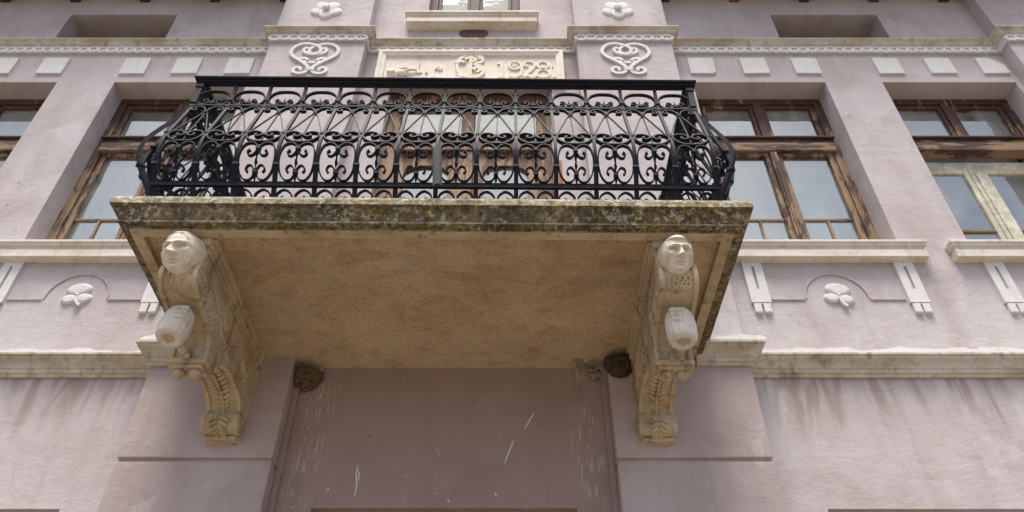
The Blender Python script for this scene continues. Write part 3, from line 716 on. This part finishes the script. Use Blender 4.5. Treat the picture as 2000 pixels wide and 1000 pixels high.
def f(mb):
    mb.tube([surf(0, 5.69), surf(0, 5.735), surf(0, 5.775)], [.006, .007, .001], 6); mb.box(-.016, .016, -.012, .012, 5.704 - Z0, 5.722 - Z0)
    for s in (-1, 1): mb.tube([surf(0, 5.715), surf(s * .018, 5.735), surf(s * .026, 5.735)], [.005, .005, .002], 5)
proto('finial', f)
def f(mb):
    for s in (1,):
        h = [(.006, -.085), (.012, -.055), (.03, -.022), (.06, -.012), (.088, -.022), (.100, -.042), (.092, -.060), (.074, -.060), (.068, -.046), (.078, -.038)]
        strip(mb, sp(5.672, [(s * x, z) for x, z in h]), TH, WD); mb.ball(surf(s * .079, 5.625), (.007, .009, .007), 7, 5)
proto('fan_scroll', f)
def f(mb):
    strip(mb, [(0, 5.67 - k * .05) for k in range(10)] + [(0, 5.165)], .0036, .0036)
    for s in (-1, 1): strip(mb, spline([(s * .004, 5.60), (s * .034, 5.51), (s * .068, 5.40), (s * .104, 5.285)], 5), .0036, .0042)
    b = surf(0, 5.592); mb.box(-.012, .012, b.y - .012, b.y + .012, b.z - .012, b.z + .012)
proto('fan_rod', f)
def f(mb):
    h = [(0, -.062), (.045, -.058), (.082, -.035), (.102, .002), (.096, .036), (.068, .054), (.038, .050), (.014, .030), (.014, .006), (.034, -.006), (.052, .004), (.050, .018), (.040, .018)]
    strip(mb, sp(5.232, [(-x, z) for x, z in h[:0:-1]] + h), TH + .0006, WD + .002)
    for s in (-1, 1): b = surf(s * .041, 5.246); mb.ball(b, (.008, .012, .008), 7, 5)
    b = surf(0, 5.25); mb.box(-.010, .010, b.y - .011, b.y + .011, b.z - .008, b.z + .008)
proto('oval_scroll', f)
def f(mb):
    for s in (1,):
        h = [(.044, 5.112), (.052, 5.108), (.057, 5.094), (.046, 5.080), (.026, 5.082), (.008, 5.104), (.006, 5.130), (.022, 5.152), (.052, 5.163), (.084, 5.146), (.102, 5.098), (.104, 5.045), (.092, 4.998), (.062, 4.968), (.028, 4.968), (.008, 4.988), (.008, 5.010), (.026, 5.030), (.046, 5.026), (.054, 5.010), (.044, 4.998)]
        strip(mb, spline([(s * x, LZ(z)) for x, z in h], 4), TH, WD)
        for z in (5.106, 5.002): mb.ball(surf(s * .046, LZ(z)), (.008, .010, .009), 7, 5)
proto('lyre_scroll', f)
def f(mb):
    rows = []
    for k in range(13):
        z = LZ(5.015 + k * .0085); a = k * .55; p = surf(0, z); r = .009 * (.55 + .45 * math.sin(math.pi * k / 12))
        rows.append([p + Vector((r * math.cos(a + q * math.pi / 2) * (1.2 if q % 2 else .55), r * math.sin(a + q * math.pi / 2) * (1.2 if q % 2 else .55), 0)) for q in range(4)])
    mb.grid(rows, True, False, True)
    for z in (LZ(5.124), LZ(5.0)): b = surf(0, z); mb.box(-.0125, .0125, b.y - .014, b.y + .014, b.z - .014, b.z + .014)
    mb.tube([surf(0, LZ(4.992)), surf(0, LZ(4.972)), surf(0, LZ(4.955))], [.008, .007, .001], 6)
proto('twisted_rod', f)
def f(mb):
    for s in (1,):
        h = [(.007, 4.778), (.006, 4.83), (.016, 4.878), (.052, 4.908), (.088, 4.886), (.098, 4.845), (.085, 4.812), (.062, 4.812), (.052, 4.832), (.06, 4.85), (.07, 4.845)]
        strip(mb, spline([(s * x, 4.776 + (z - 4.776) * .74) for x, z in h], 4), TH, WD); mb.ball(surf(s * .066, 4.822), (.010, .012, .010), 7, 5)
proto('foot_scroll', f)
zz = [4.774] + [4.79 + k * .0125 for k in range(91)]
def f(mb): strip(mb, [(0, z) for z in zz if z > 5.01], .0092, .008); strip(mb, [(0, z) for z in zz if z <= 5.03], .0122, .0098)
proto('baluster', f)
for z, a, h in ((5.01, .017, .012), (5.268, .020, .006), (5.668, .015, .010), (5.742, .017, .010)):
    def f(mb):
        b = surf(0, z); mb.box(-a, a, b.y - .013, b.y + .013, b.z - h, b.z + h)
    proto('collar', f)
def place(name, k, mat4, parent):
    o = obj(name, PARTS[name][k], parent); o.matrix_local = mat4; return o
FRONT = -1.372; RX = 14 * BW / 2; FB, SBG = 1.12, 1.2     # the side panels belly out a little further than the front
def panel(n, base, skip=()):                       # base: 4x4 placing the panel; u runs from 0
    for k in range(n + 1):
        if k in skip: continue
        m = base @ Matrix.Translation((k * BW, 0, 0)); b = place('baluster', 0, m, rail); [place('collar', q, Matrix(), b) for q in range(4)]
    for k in range(n):
        m = base @ Matrix.Translation(((k + .5) * BW, 0, 0)) @ Matrix.Rotation(random.uniform(-.012, .012), 4, 'Y')
        sc = lambda: Matrix.Diagonal((random.uniform(.97, 1.02), 1, 1, 1))
        for nm in ('arch_scroll', 'fan_scroll', 'fan_rod', 'oval_scroll', 'lyre_scroll', 'twisted_rod', 'foot_scroll'): 
            mt = base @ Matrix.Translation(((k + .5) * BW + random.uniform(-.0015, .0015), 0, random.uniform(-.002, .002))) @ sc()
            o = place(nm, 0, mt, rail)
            if nm in ('fan_scroll', 'lyre_scroll', 'foot_scroll'): place(nm, 0, mt @ Matrix.Diagonal((-1, 1, 1, 1)), rail)
            if nm == 'arch_scroll': place('finial', 0, Matrix(), o)
panel(14, Matrix.Translation((-RX, FRONT, 0)) @ Matrix.Diagonal((1, FB, 1, 1)))
SB = 5; SL = SB * BW
panel(SB, Matrix.Translation((-RX, FRONT + SL, 0)) @ Matrix.Rotation(R(-90), 4, 'Z') @ Matrix.Diagonal((1, SBG, 1, 1)))
panel(SB, Matrix.Translation((RX, FRONT, 0)) @ Matrix.Rotation(R(90), 4, 'Z') @ Matrix.Diagonal((1, SBG, 1, 1)))
def railpath(z0, z1, wd_in, wd_out, name, bev=.004, ends=0):
    h = (z0 + z1) / 2; o = prof(h); mb = MB()
    a, b = z0 - Z0, z1 - Z0
    mb.box(-RX - ends, RX + ends, FRONT - o * FB - wd_out, FRONT - o * FB + wd_in, a, b).build(name, 'iron', rail, bev)
    for s in (-1, 1):
        x0, x1 = sorted((s * (RX + o * SBG + wd_out), s * (RX + o * SBG - wd_in)))
        MB().box(x0, x1, FRONT + wd_in + .001 - (0 if ends else 0), -PIL + .01, a, b).build(name, 'iron', rail, bev)
railpath(5.668, 5.684, .012, .016, 'band_rail', .003, .018)
railpath(4.882, 4.920, .006, .014, 'bottom_rail', .003, .012)
railpath(5.916, 5.930, .020, .030, 'rail_bar', .003, .035)
# moulded handrail cap: rounded top, mitred round the three sides
HP = [(-.028, 5.930), (.038, 5.930), (.046, 5.936), (.048, 5.946), (.042, 5.954), (.036, 5.957), (.036, 5.964), (.020, 5.972), (-.012, 5.972), (-.028, 5.962)]
rows = []
for x, y, m in ((-RX, -PIL + .01, (-1, 0)), (-RX, FRONT, (-1, -1)), (RX, FRONT, (1, -1)), (RX, -PIL + .01, (1, 0))): rows.append([(x + m[0] * o, y + m[1] * o, z - Z0) for o, z in HP])
MB().grid(rows, True, False, True).build('handrail', 'iron', rail, .002)
for s in (-1, 1):
    mb = MB().box(s * RX - .020, s * RX + .020, FRONT - .020, FRONT + .020, 5.70 - Z0, 5.915 - Z0).box(s * RX - .026, s * RX + .026, FRONT - .026, FRONT + .026, 5.86 - Z0, 5.885 - Z0)
    mb.build('corner_post', 'iron', rail, .003)
    # the corner bar bellies out diagonally
    b = place('baluster', 0, Matrix.Translation((s * RX, FRONT, 0)) @ Matrix.Rotation(R(45 * s), 4, 'Z') @ Matrix.Diagonal((1.15, 1.4, 1, 1)), rail); place('collar', 0, Matrix(), b)
    # corner scroll standing in the open corner of the belly
    mb = MB(); P = spline([(.0, 4.98), (.02, 5.03), (.05, 5.07), (.06, 5.12), (.04, 5.15), (.015, 5.14), (.015, 5.11), (.035, 5.105)], 4)
    rot = Matrix.Rotation(R(45 if s > 0 else 135), 3, 'Z')
    mb.tube([Vector((s * (RX + .02), FRONT - .02, 0)) + Vector((s * p.x * .7, -p.x * .7, p.y - Z0)) for p in P], .007, 6); mb.build('corner_scroll', 'iron', rail)
    # stay bars running from the rail down to the slab inside
    MB().tube([(s * (RX - .02), -.55, 5.66 - Z0), (s * (RX - .16), -.62, 5.2 - Z0), (s * (RX - .22), -.66, 0)], .012, 6).build('stay_bar', 'iron', rail)
mb = MB().box(-.026, .026, -.012, .012, 0, .335).box(-.018, .018, -.016, -.0115, .012, .323)
mb.build('post_plate', 'iron', rail, .003, loc=(.025, FRONT - .152, 0)).rotation_euler = (0, R(-4), 0)

# ------------------------------------------------------------------ carved brackets
HWB = .099
CURVE = [(1.285, 4.62), (1.285, 4.56), (1.285, 4.47), (1.302, 4.40), (1.318, 4.355), (1.308, 4.30), (1.268, 4.268), (1.183, 4.250), (1.085, 4.230), (.995, 4.212), (.945, 4.178), (.918, 4.13), (.912, 4.07), (.912, 4.045)]
ARCH = [(.815, 4.045), (.80, 4.09), (.767, 4.132), (.70, 4.172), (.62, 4.196), (.53, 4.208), (.44, 4.207), (.36, 4.196), (.29, 4.165), (.255, 4.13)]
def bracket(cx, out_shift, label, which):
    root = empty('carved_bracket', (cx, -PIL, 3.965), label, 'bracket', 'carved brackets under the balcony')
    dy = PIL + out_shift
    def P3(x, o, z): return Vector((x, -(o) + dy, z - 3.965))
    prof2 = CURVE + ARCH + [(.24, 4.10), (.16, 4.06), (.14, 3.97)]
    back = [(.12, 3.97), (.12, 4.62)]
    mb = MB(); pts = [tuple(p) for p in spline(CURVE, 3)] + [tuple(p) for p in spline(ARCH, 3)] + [(.24, 4.06), (.20, 3.985), (.12, 3.985), (.12, 4.62)]
    poly = [P3(0, o, z) for o, z in pts]
    mb.extrude(poly, (-HWB, 0, 0), (HWB, 0, 0)).build('console', 'bracket', root, .004)
    # raised borders along both edges of the S-curve
    def along(path, x0, x1, h0, h1, name, mat='bracket'):
        q = [Vector(p) for p in path]; rows = []
        for k in range(len(q)):
            t = (q[min(k + 1, len(q) - 1)] - q[max(k - 1, 0)]).normalized(); n = Vector((-t.y, t.x)) * -1
            n = Vector((t.y, -t.x)); n = -n if False else n
            a = q[k] - Vector((t.y, -t.x)) * h1; b = q[k] + Vector((t.y, -t.x)) * h0
            rows.append([P3(x0, *a), P3(x1, *a), P3(x1, *b), P3(x0, *b)])
        return MB().grid(rows, True, False, True).build(name, mat, root, .002)
    sc, sa = spline(CURVE[2:], 4), spline(ARCH, 4)
    for a, b in ((-HWB - .006, -HWB + .020), (HWB - .020, HWB + .006)):
        along(sc, a, b, .010, .012, 'edge_band'); along(sa, a, b, .008, .010, 'edge_band')
    # side relief: fish-scale grapes and leaves following the curve, stepped mouldings against the soffit
    for s in (-1, 1):
        x = s * HWB
        for z0, z1, d, o1 in ((4.575, 4.62, .034, 1.30), (4.535, 4.573, .020, 1.29), (4.50, 4.533, .010, 1.28)):
            a, b = sorted((x, x + s * d)); mb = MB(); mb.box(a, b, -o1 + dy, -.12 + dy, z0 - 3.965, z1 - 3.965); mb.build('side_moulding', 'bracket', root, .006)
        rl = MB(); rnd = random.Random(5 + s)
        allc = [p for p in spline(CURVE[4:11], 4)]
        for k, p in enumerate(allc):
            for j in range(3):
                o = p.x - .015 - .018 * j + rnd.uniform(-.01, .01); z = p.y + .035 + .030 * j + rnd.uniform(-.008, .008)
                rl.ball(P3(x, o, z), (.011, rnd.uniform(.013, .02), rnd.uniform(.012, .018)), 7, 5)
        for k in range(46):
            t = k / 45; o = 1.0 - t * .72; z = 4.27 + .09 * math.sin(t * 9) * (1 - t * .5) + rnd.uniform(-.03, .05)
            if z < 4.235: z = 4.24
            rl.ball(P3(x, o, z), (.013, rnd.uniform(.014, .03), rnd.uniform(.012, .024)), 7, 5)
        rl.build('side_relief', 'bracket', root)
        sw = MB()
        vine = spline([(1.22, 4.33), (1.10, 4.40), (.95, 4.36), (.82, 4.28), (.68, 4.30), (.55, 4.38), (.42, 4.36), (.32, 4.26)], 5)
        sw.tube([P3(x + s * .003, p.x, p.y) for p in vine], .012, 6); sw.build('side_vine', 'bracket', root)
    # cap block behind the head, ledge with two balls
    mb = MB().box(-HWB - .012, HWB + .012, -1.315 + dy, -1.20 + dy, 4.545 - 3.965, 4.6195 - 3.965); mb.build('cap_block', 'bracket', root, .01)
    mb = MB().box(-HWB - .012, HWB + .012, -.935 + dy, -.80 + dy, 4.030 - 3.965, 4.058 - 3.965).box(-HWB + .01, HWB - .01, -.918 + dy, -.82 + dy, 4.008 - 3.965, 4.031 - 3.965)
    mb.build('ledge', 'bracket', root, .005)
    for s in (-1, 1): MB().ball(P3(s * .043, .872, 3.992), (.034, .034, .030), 14, 10).build('boss', 'bracket', root)
    # acanthus leaf lying in the concave arch
    lf = MB(); mid = spline(ARCH[1:], 4); n = len(mid)
    for k in range(2, n - 2, 2):
        p = mid[k]; t = (mid[k + 1] - mid[k - 1]).normalized(); wd = .068 * math.sin(math.pi * (.18 + .74 * k / n)) + .01
        for s in (-1, 1):
            ang = s * R(52)
            tv = (P3(0, *(p + t)) - P3(0, *p)).normalized(); nv = Vector((1, 0, 0)).cross(tv)
            ax = (Vector((s, 0, 0)) * math.cos(R(38)) - tv * math.sin(R(38))).normalized(); bx = nv.cross(ax)
            Mx = Matrix((ax, bx, nv)).transposed()
            lf.ball(P3(0, *p) + ax * wd * .62 - nv * .0, (wd * .62, .017, .020), 8, 6, Mx)
    lf.tube([P3(0, *p) + Vector((0, 0, -.012)) for p in mid], .011, 6); lf.build('acanthus_leaf', 'bracket', root)
    # bottom volute and plinth
    vc = (.225, 4.058); vr = .072
    mb = MB(); rows = []
    for x, r in ((-HWB - .018, .0), (-HWB - .018, vr * .86), (-HWB - .012, vr), (-HWB + .012, vr), (-HWB + .022, vr * .93), (0, vr * .97), (HWB - .022, vr * .93), (HWB - .012, vr), (HWB + .012, vr), (HWB + .018, vr * .86), (HWB + .018, 0)):
        rows.append([P3(x, vc[0] + max(r, .001) * math.cos(a), vc[1] + max(r, .001) * math.sin(a)) for a in [2 * math.pi * k / 24 for k in range(24)]])
    vo = mb.grid(rows, True, False).build('volute', 'bracket', root, .004)
    for s in (-1, 1):
        mb = MB(); mb.tube([P3(s * (HWB + .018), vc[0] + (.012 + .0032 * k) * math.cos(k * .55), vc[1] + (.012 + .0032 * k) * math.sin(k * .55)) for k in range(17)], .0055, 6); mb.build('spiral', 'bracket', vo)
    lf = MB()
    for k in range(5):
        a0 = R(-95 + 0)
        for s in (-1, 1):
            th = R(18 - k * 26); c = P3(0, vc[0] + vr * math.cos(th), vc[1] + vr * math.sin(th)); nv = (c - P3(0, *vc)).normalized(); tv = Vector((1, 0, 0)).cross(nv)
            ax = (Vector((s, 0, 0)) * .8 + tv * (.6)).normalized(); bx = nv.cross(ax); Mx = Matrix((ax, bx, nv)).transposed(); wd = .078 - .008 * k
            lf.ball(c + ax * wd * .5 - nv * .006, (wd * .55, .013, .016), 8, 6, Mx)
    lf.build('leaf', 'bracket', vo)
    MB().box(-HWB + .01, HWB - .005, -.215 + dy, -.13 + dy, 3.962 - 3.965, 3.986 - 3.965).build('plinth', 'bracket', root, .004)
    MB().box(-HWB - .01, HWB + .01, -.165 + dy, -.11 + dy, 3.966 - 3.965, 4.54 - 3.965).build('backing', 'bracket', root, .004)
    # barrel with a vine leaf and a gnarled stem
    ax = Vector((0.0, -.10, -1)).normalized() if which else Vector((-.05, -.18, -1)).normalized()
    bc = P3(-.005 if not which else .008, 1.150, 4.108)
    s1 = ax.cross(Vector((0, 1, 0))).normalized(); s2 = ax.cross(s1)
    mb = MB(); rows = []
    LP = [(-.104, .001), (-.104, .045), (-.100, .060), (-.085, .068), (-.05, .077), (0, .081), (.05, .078), (.085, .072), (.099, .064), (.102, .040), (.097, .034), (.080, .031), (.080, .001)]
    for h, r in LP:
        rows.append([bc + ax * h + (s1 * math.cos(a) + s2 * math.sin(a)) * r * (1 + (-.045 * abs(math.sin(a * 7)) ** 8 + .018 * math.sin(a * 19) + .02) * (1 if abs(h) < .09 else 0)) for a in [2 * math.pi * k / 56 for k in range(56)]])
    br = mb.grid(rows, True, True).build('barrel', 'barrel', root)
    hole = MB(); hole.grid([[bc + ax * .088 + (s1 * math.cos(a) + s2 * math.sin(a)) * r for a in [2 * math.pi * k / 20 for k in range(20)]] for r in (.001, .034)], True, False).build('bung_hole', 'bracket', br)
    lf = MB(); rnd = random.Random(11)
    for k in range(9):
        a = R(-55 + (k % 3) * 24) if not which else R(215 + (k % 3) * 22); h = -.075 + (k // 3) * .034 + (k % 3) * .008
        d = s1 * math.cos(a) + s2 * math.sin(a)
        # keep the leaf on the side that faces the street
        d = (s1 * (.75 if not which else -.75) * (1 - .35 * (k % 3)) + Vector((0, -1, 0))).normalized(); d = (d - ax * d.dot(ax)).normalized()
        tv = ax.cross(d); Mx = Matrix((tv, ax, d)).transposed()
        lf.ball(bc + ax * h + d * .076, (.021, .018, .012), 8, 6, Mx)
    lf.build('vine_leaf', 'barrel', br)
    st = MB(); st.tube([bc + ax * .07 + Vector((.02, .06, 0)), P3(.015, 1.04, 4.04), P3(.0, .99, 4.05), P3(-.005, .93, 4.085)], [.020, .026, .022, .026], 8)
    for k in range(6): st.ball(P3(.012 + rnd.uniform(-.025, .025), 1.05 - k * .02, 4.04 + rnd.uniform(-.012, .02)), rnd.uniform(.012, .02), 7, 5)
    st.build('stem', 'bracket', root)
    # raised lettering on the slope below the head
    hold = bpy.data.objects.new('x', None)
    ang = R(32); org = P3(0, 1.302, 4.300)
    def tilt(o): o.matrix_local = Matrix.Translation(org) @ Matrix.Rotation(ang, 4, 'X')
    if which:
        for ch, a in zip('1928', (-.062, -.032, .002, .034)): tilt(strokes('raised_numeral', root, G[ch], .0048, 0, .012, 'bracket', a, -.028, .060))
    else:
        for ch, a in zip('4p', (-.052, .008)): tilt(strokes('raised_letter', root, G[ch], .0048, 0, .012, 'bracket', a, -.028, .066))
    head(root, P3(-.006 if not which else .0, 1.315, 4.452), which)
    return root
def head(root, pos, which):
    W, H, D = (.100, .136, .118) if not which else (.086, .128, .112)
    NA, NR = 84, 46; mb = MB(); rows = []
    g = lambda x, z, cx, cz, sx, sz: math.exp(-((x - cx) / sx) ** 2 - ((z - cz) / sz) ** 2)
    sg = lambda v, a, b: max(0, min(1, (v - a) / (b - a))) ** 2 * (3 - 2 * max(0, min(1, (v - a) / (b - a))))
    def face(x, z):
        ax = abs(x); d = 0
        d += .14 * g(ax, z, .34, .22, .24, .055) + .05 * g(x, z, 0, .24, .14, .07)               # brows
        d -= .22 * g(ax, z, .36, .06, .19, .10) + .05 * g(ax, z, .15, .08, .07, .10)              # sockets
        d += .20 * g(ax, z, .37, .04, .11, .055) - .05 * g(ax, z, .37, .125, .15, .018)           # eyeballs, lid crease
        d += .035 * g(ax, z, .37, .095, .15, .016) + .025 * g(ax, z, .37, -.03, .14, .018)          # lids
        nb = sg(z, -.30, -.255) * sg(-z, -.24, -.14); nw = .075 + .085 * sg(-z, -.05, .24)
        d += nb * math.exp(-(x / nw) ** 2) * (.10 + .24 * sg(-z, -.15, .25))                        # nose
        d += .09 * g(ax, z, .14, -.235, .06, .05) - .05 * g(ax, z, .085, -.285, .04, .02)            # wings, nostrils
        d += .03 * g(ax, z, .52, -.10, .16, .12) - .05 * g(ax, z, .42, -.38, .10, .18)                # cheekbones, hollows
        d -= .03 * g(ax, z, .2, -.36, .05, .10)                                                    # naso-labial folds
        d += .06 * g(x, z, 0, -.435, .22, .045) + .075 * g(x, z, 0, -.53, .19, .04) - .10 * g(x, z, 0, -.482 - .25 * x * x, .25, .015)   # lips
        d -= .06 * g(x, z, 0, -.61, .2, .04); d += .13 * g(x, z, 0, -.76, .22, .12)                    # chin
        return d
    for i in range(NR + 1):
        r = i / NR; row = []
        for k in range(NA):
            a = 2 * math.pi * k / NA; ca, sa = math.cos(a), math.sin(a)
            ex = 1.0 if sa > 0 else 1 - .27 * (sa * sa) ; 
            x, z = r * ca * ex, r * sa
            base = math.sqrt(max(0, 1 - r ** 2.7))
            fx = x / 1.06; fz = (z - .12) / 1.02
            inner = 1 - sg(r, .82, .95)
            d = base + 1.6 * face(fx, fz) * inner
            hair = 0
            rim = sg(r, .78, .86)
            if not which:
                up = max(sg(sa, -.05, .3), .0); side = sg(-sa, -.35, .0) * sg(abs(ca), .5, .85)
                hair = rim * (.13 * max(up * .9, side)) * (1 + .35 * math.sin(a * 13 + r * 12) + .2 * math.sin(a * 29 - r * 8))
            else:
                if sa > .35: hair = sg(z, .66, .70) * .20 - sg(z, .86, .9) * .05          # cap band
                sidem = sg(abs(x), .70, .76) * sg(z, -.58, -.50) * (1 - sg(z, .58, .66)); hair = max(hair, sidem * (.20 + .06 * math.sin(abs(x) * 75)))
            d += hair * (base * .6 + .4)
            R_ = 1 + (.018 * math.sin(a * 11) * sg(r, .9, 1) if not which else 0) + (.04 * sg(abs(ca), .6, .9) * sg(r, .85, 1) if which else 0)
            row.append(Vector((x * W * R_, -d * D, z * H * R_)))
        rows.append(row)
    rows.append([v + Vector((0, .06, 0)) for v in rows[-1]])
    o = mb.grid(rows, True, True).build('carved_head', 'head', root)
    o.location = pos; o.rotation_euler = (R(25), 0, R(-8 if not which else 5))
    o['label'] = 'white carved head with a cap and straight hair' if which else 'white carved head with wavy hair'
bracket(-1.362, 0, 'carved stone bracket with wavy-haired head and barrel under the left balcony end', 0)
bracket(1.290, .02, 'carved stone bracket with capped head, year 1928 and barrel, right', 1)

# ------------------------------------------------------------------ swallow nests
def nest(name, loc, r, label, seed, mat, sx=1.0, hole=True):
    root = empty(name, loc, label, 'nest', 'mud nests under the balcony'); rnd = random.Random(seed)
    mb = MB(); rows = []
    for i in range(13):
        t = i / 12; row = []
        for k in range(22):
            a = math.pi * k / 21
            rr = r * (math.sqrt(max(0.0, 1 - (1 - t) ** 2.2)) * .97 + .03) * (1 - .12 * sg_(t, .8, 1))
            p = Vector((sx * rr * math.cos(a), -rr * math.sin(a) * .95, -r * 1.15 * (1 - t)))
            e = noise.noise(p * 30 + Vector((seed, 0, 0))) * .012 + noise.noise(p * 70) * .008
            row.append(p * (1 + e / max(p.length, .03)))
        rows.append(row)
    mb.grid(rows, False, True).build('mud_cup', mat, root)
    mb = MB()
    for k in range(240):
        t = rnd.random() ** .8; a = math.pi * rnd.random(); rr = r * math.sqrt(max(0.0, 1 - (1 - t) ** 2.2))
        mb.ball((sx * rr * math.cos(a), -rr * math.sin(a) * .95, -r * 1.15 * (1 - t)), (rnd.uniform(.005, .009), rnd.uniform(.005, .009), rnd.uniform(.004, .007)), 5, 4)
    o = mb.build('mud_pellets', mat, root); o['kind'] = 'stuff'
    if hole:
        mb = MB(); mb.grid([[(sx * q * r * .8 * math.cos(a), -q * r * .78 * math.sin(a), -.012) for a in [math.pi * k / 14 for k in range(15)]] for q in (.01, 1)], False, False).build('nest_opening', 'room', root)  # flat dark sheet, the shade inside the cup put into its colour
    return root
def sg_(v, a, b):
    q = max(0, min(1, (v - a) / (b - a))); return q * q * (3 - 2 * q)
nest('swallow_nest', (-.975, -.002, 4.565), .12, 'brown mud nest in the left corner under the balcony', 3, 'mud', .95)
nest('swallow_nest', (1.108, -.142, 4.575), .11, 'dark mud nest beside the right bracket under the balcony', 8, 'mud2', .9)
mb = MB(); rnd = random.Random(4)
for k in range(26): mb.ball((1.0 + rnd.uniform(-.07, .06), rnd.uniform(-.03, 0), 4.60 + rnd.uniform(-.07, .01)), (rnd.uniform(.012, .035), rnd.uniform(.006, .014), rnd.uniform(.01, .02)), 7, 5)
for k in range(14): mb.ball((.93 + rnd.uniform(-.09, .08), -.02 - rnd.uniform(0, .09), 4.618), (rnd.uniform(.015, .045), rnd.uniform(.02, .04), .006), 7, 5)
o = mb.build('nest_remains', 'mortar'); o['label'] = 'crumbled pale mortar of a fallen nest beside the dark mud nest'; o['category'] = 'nest'
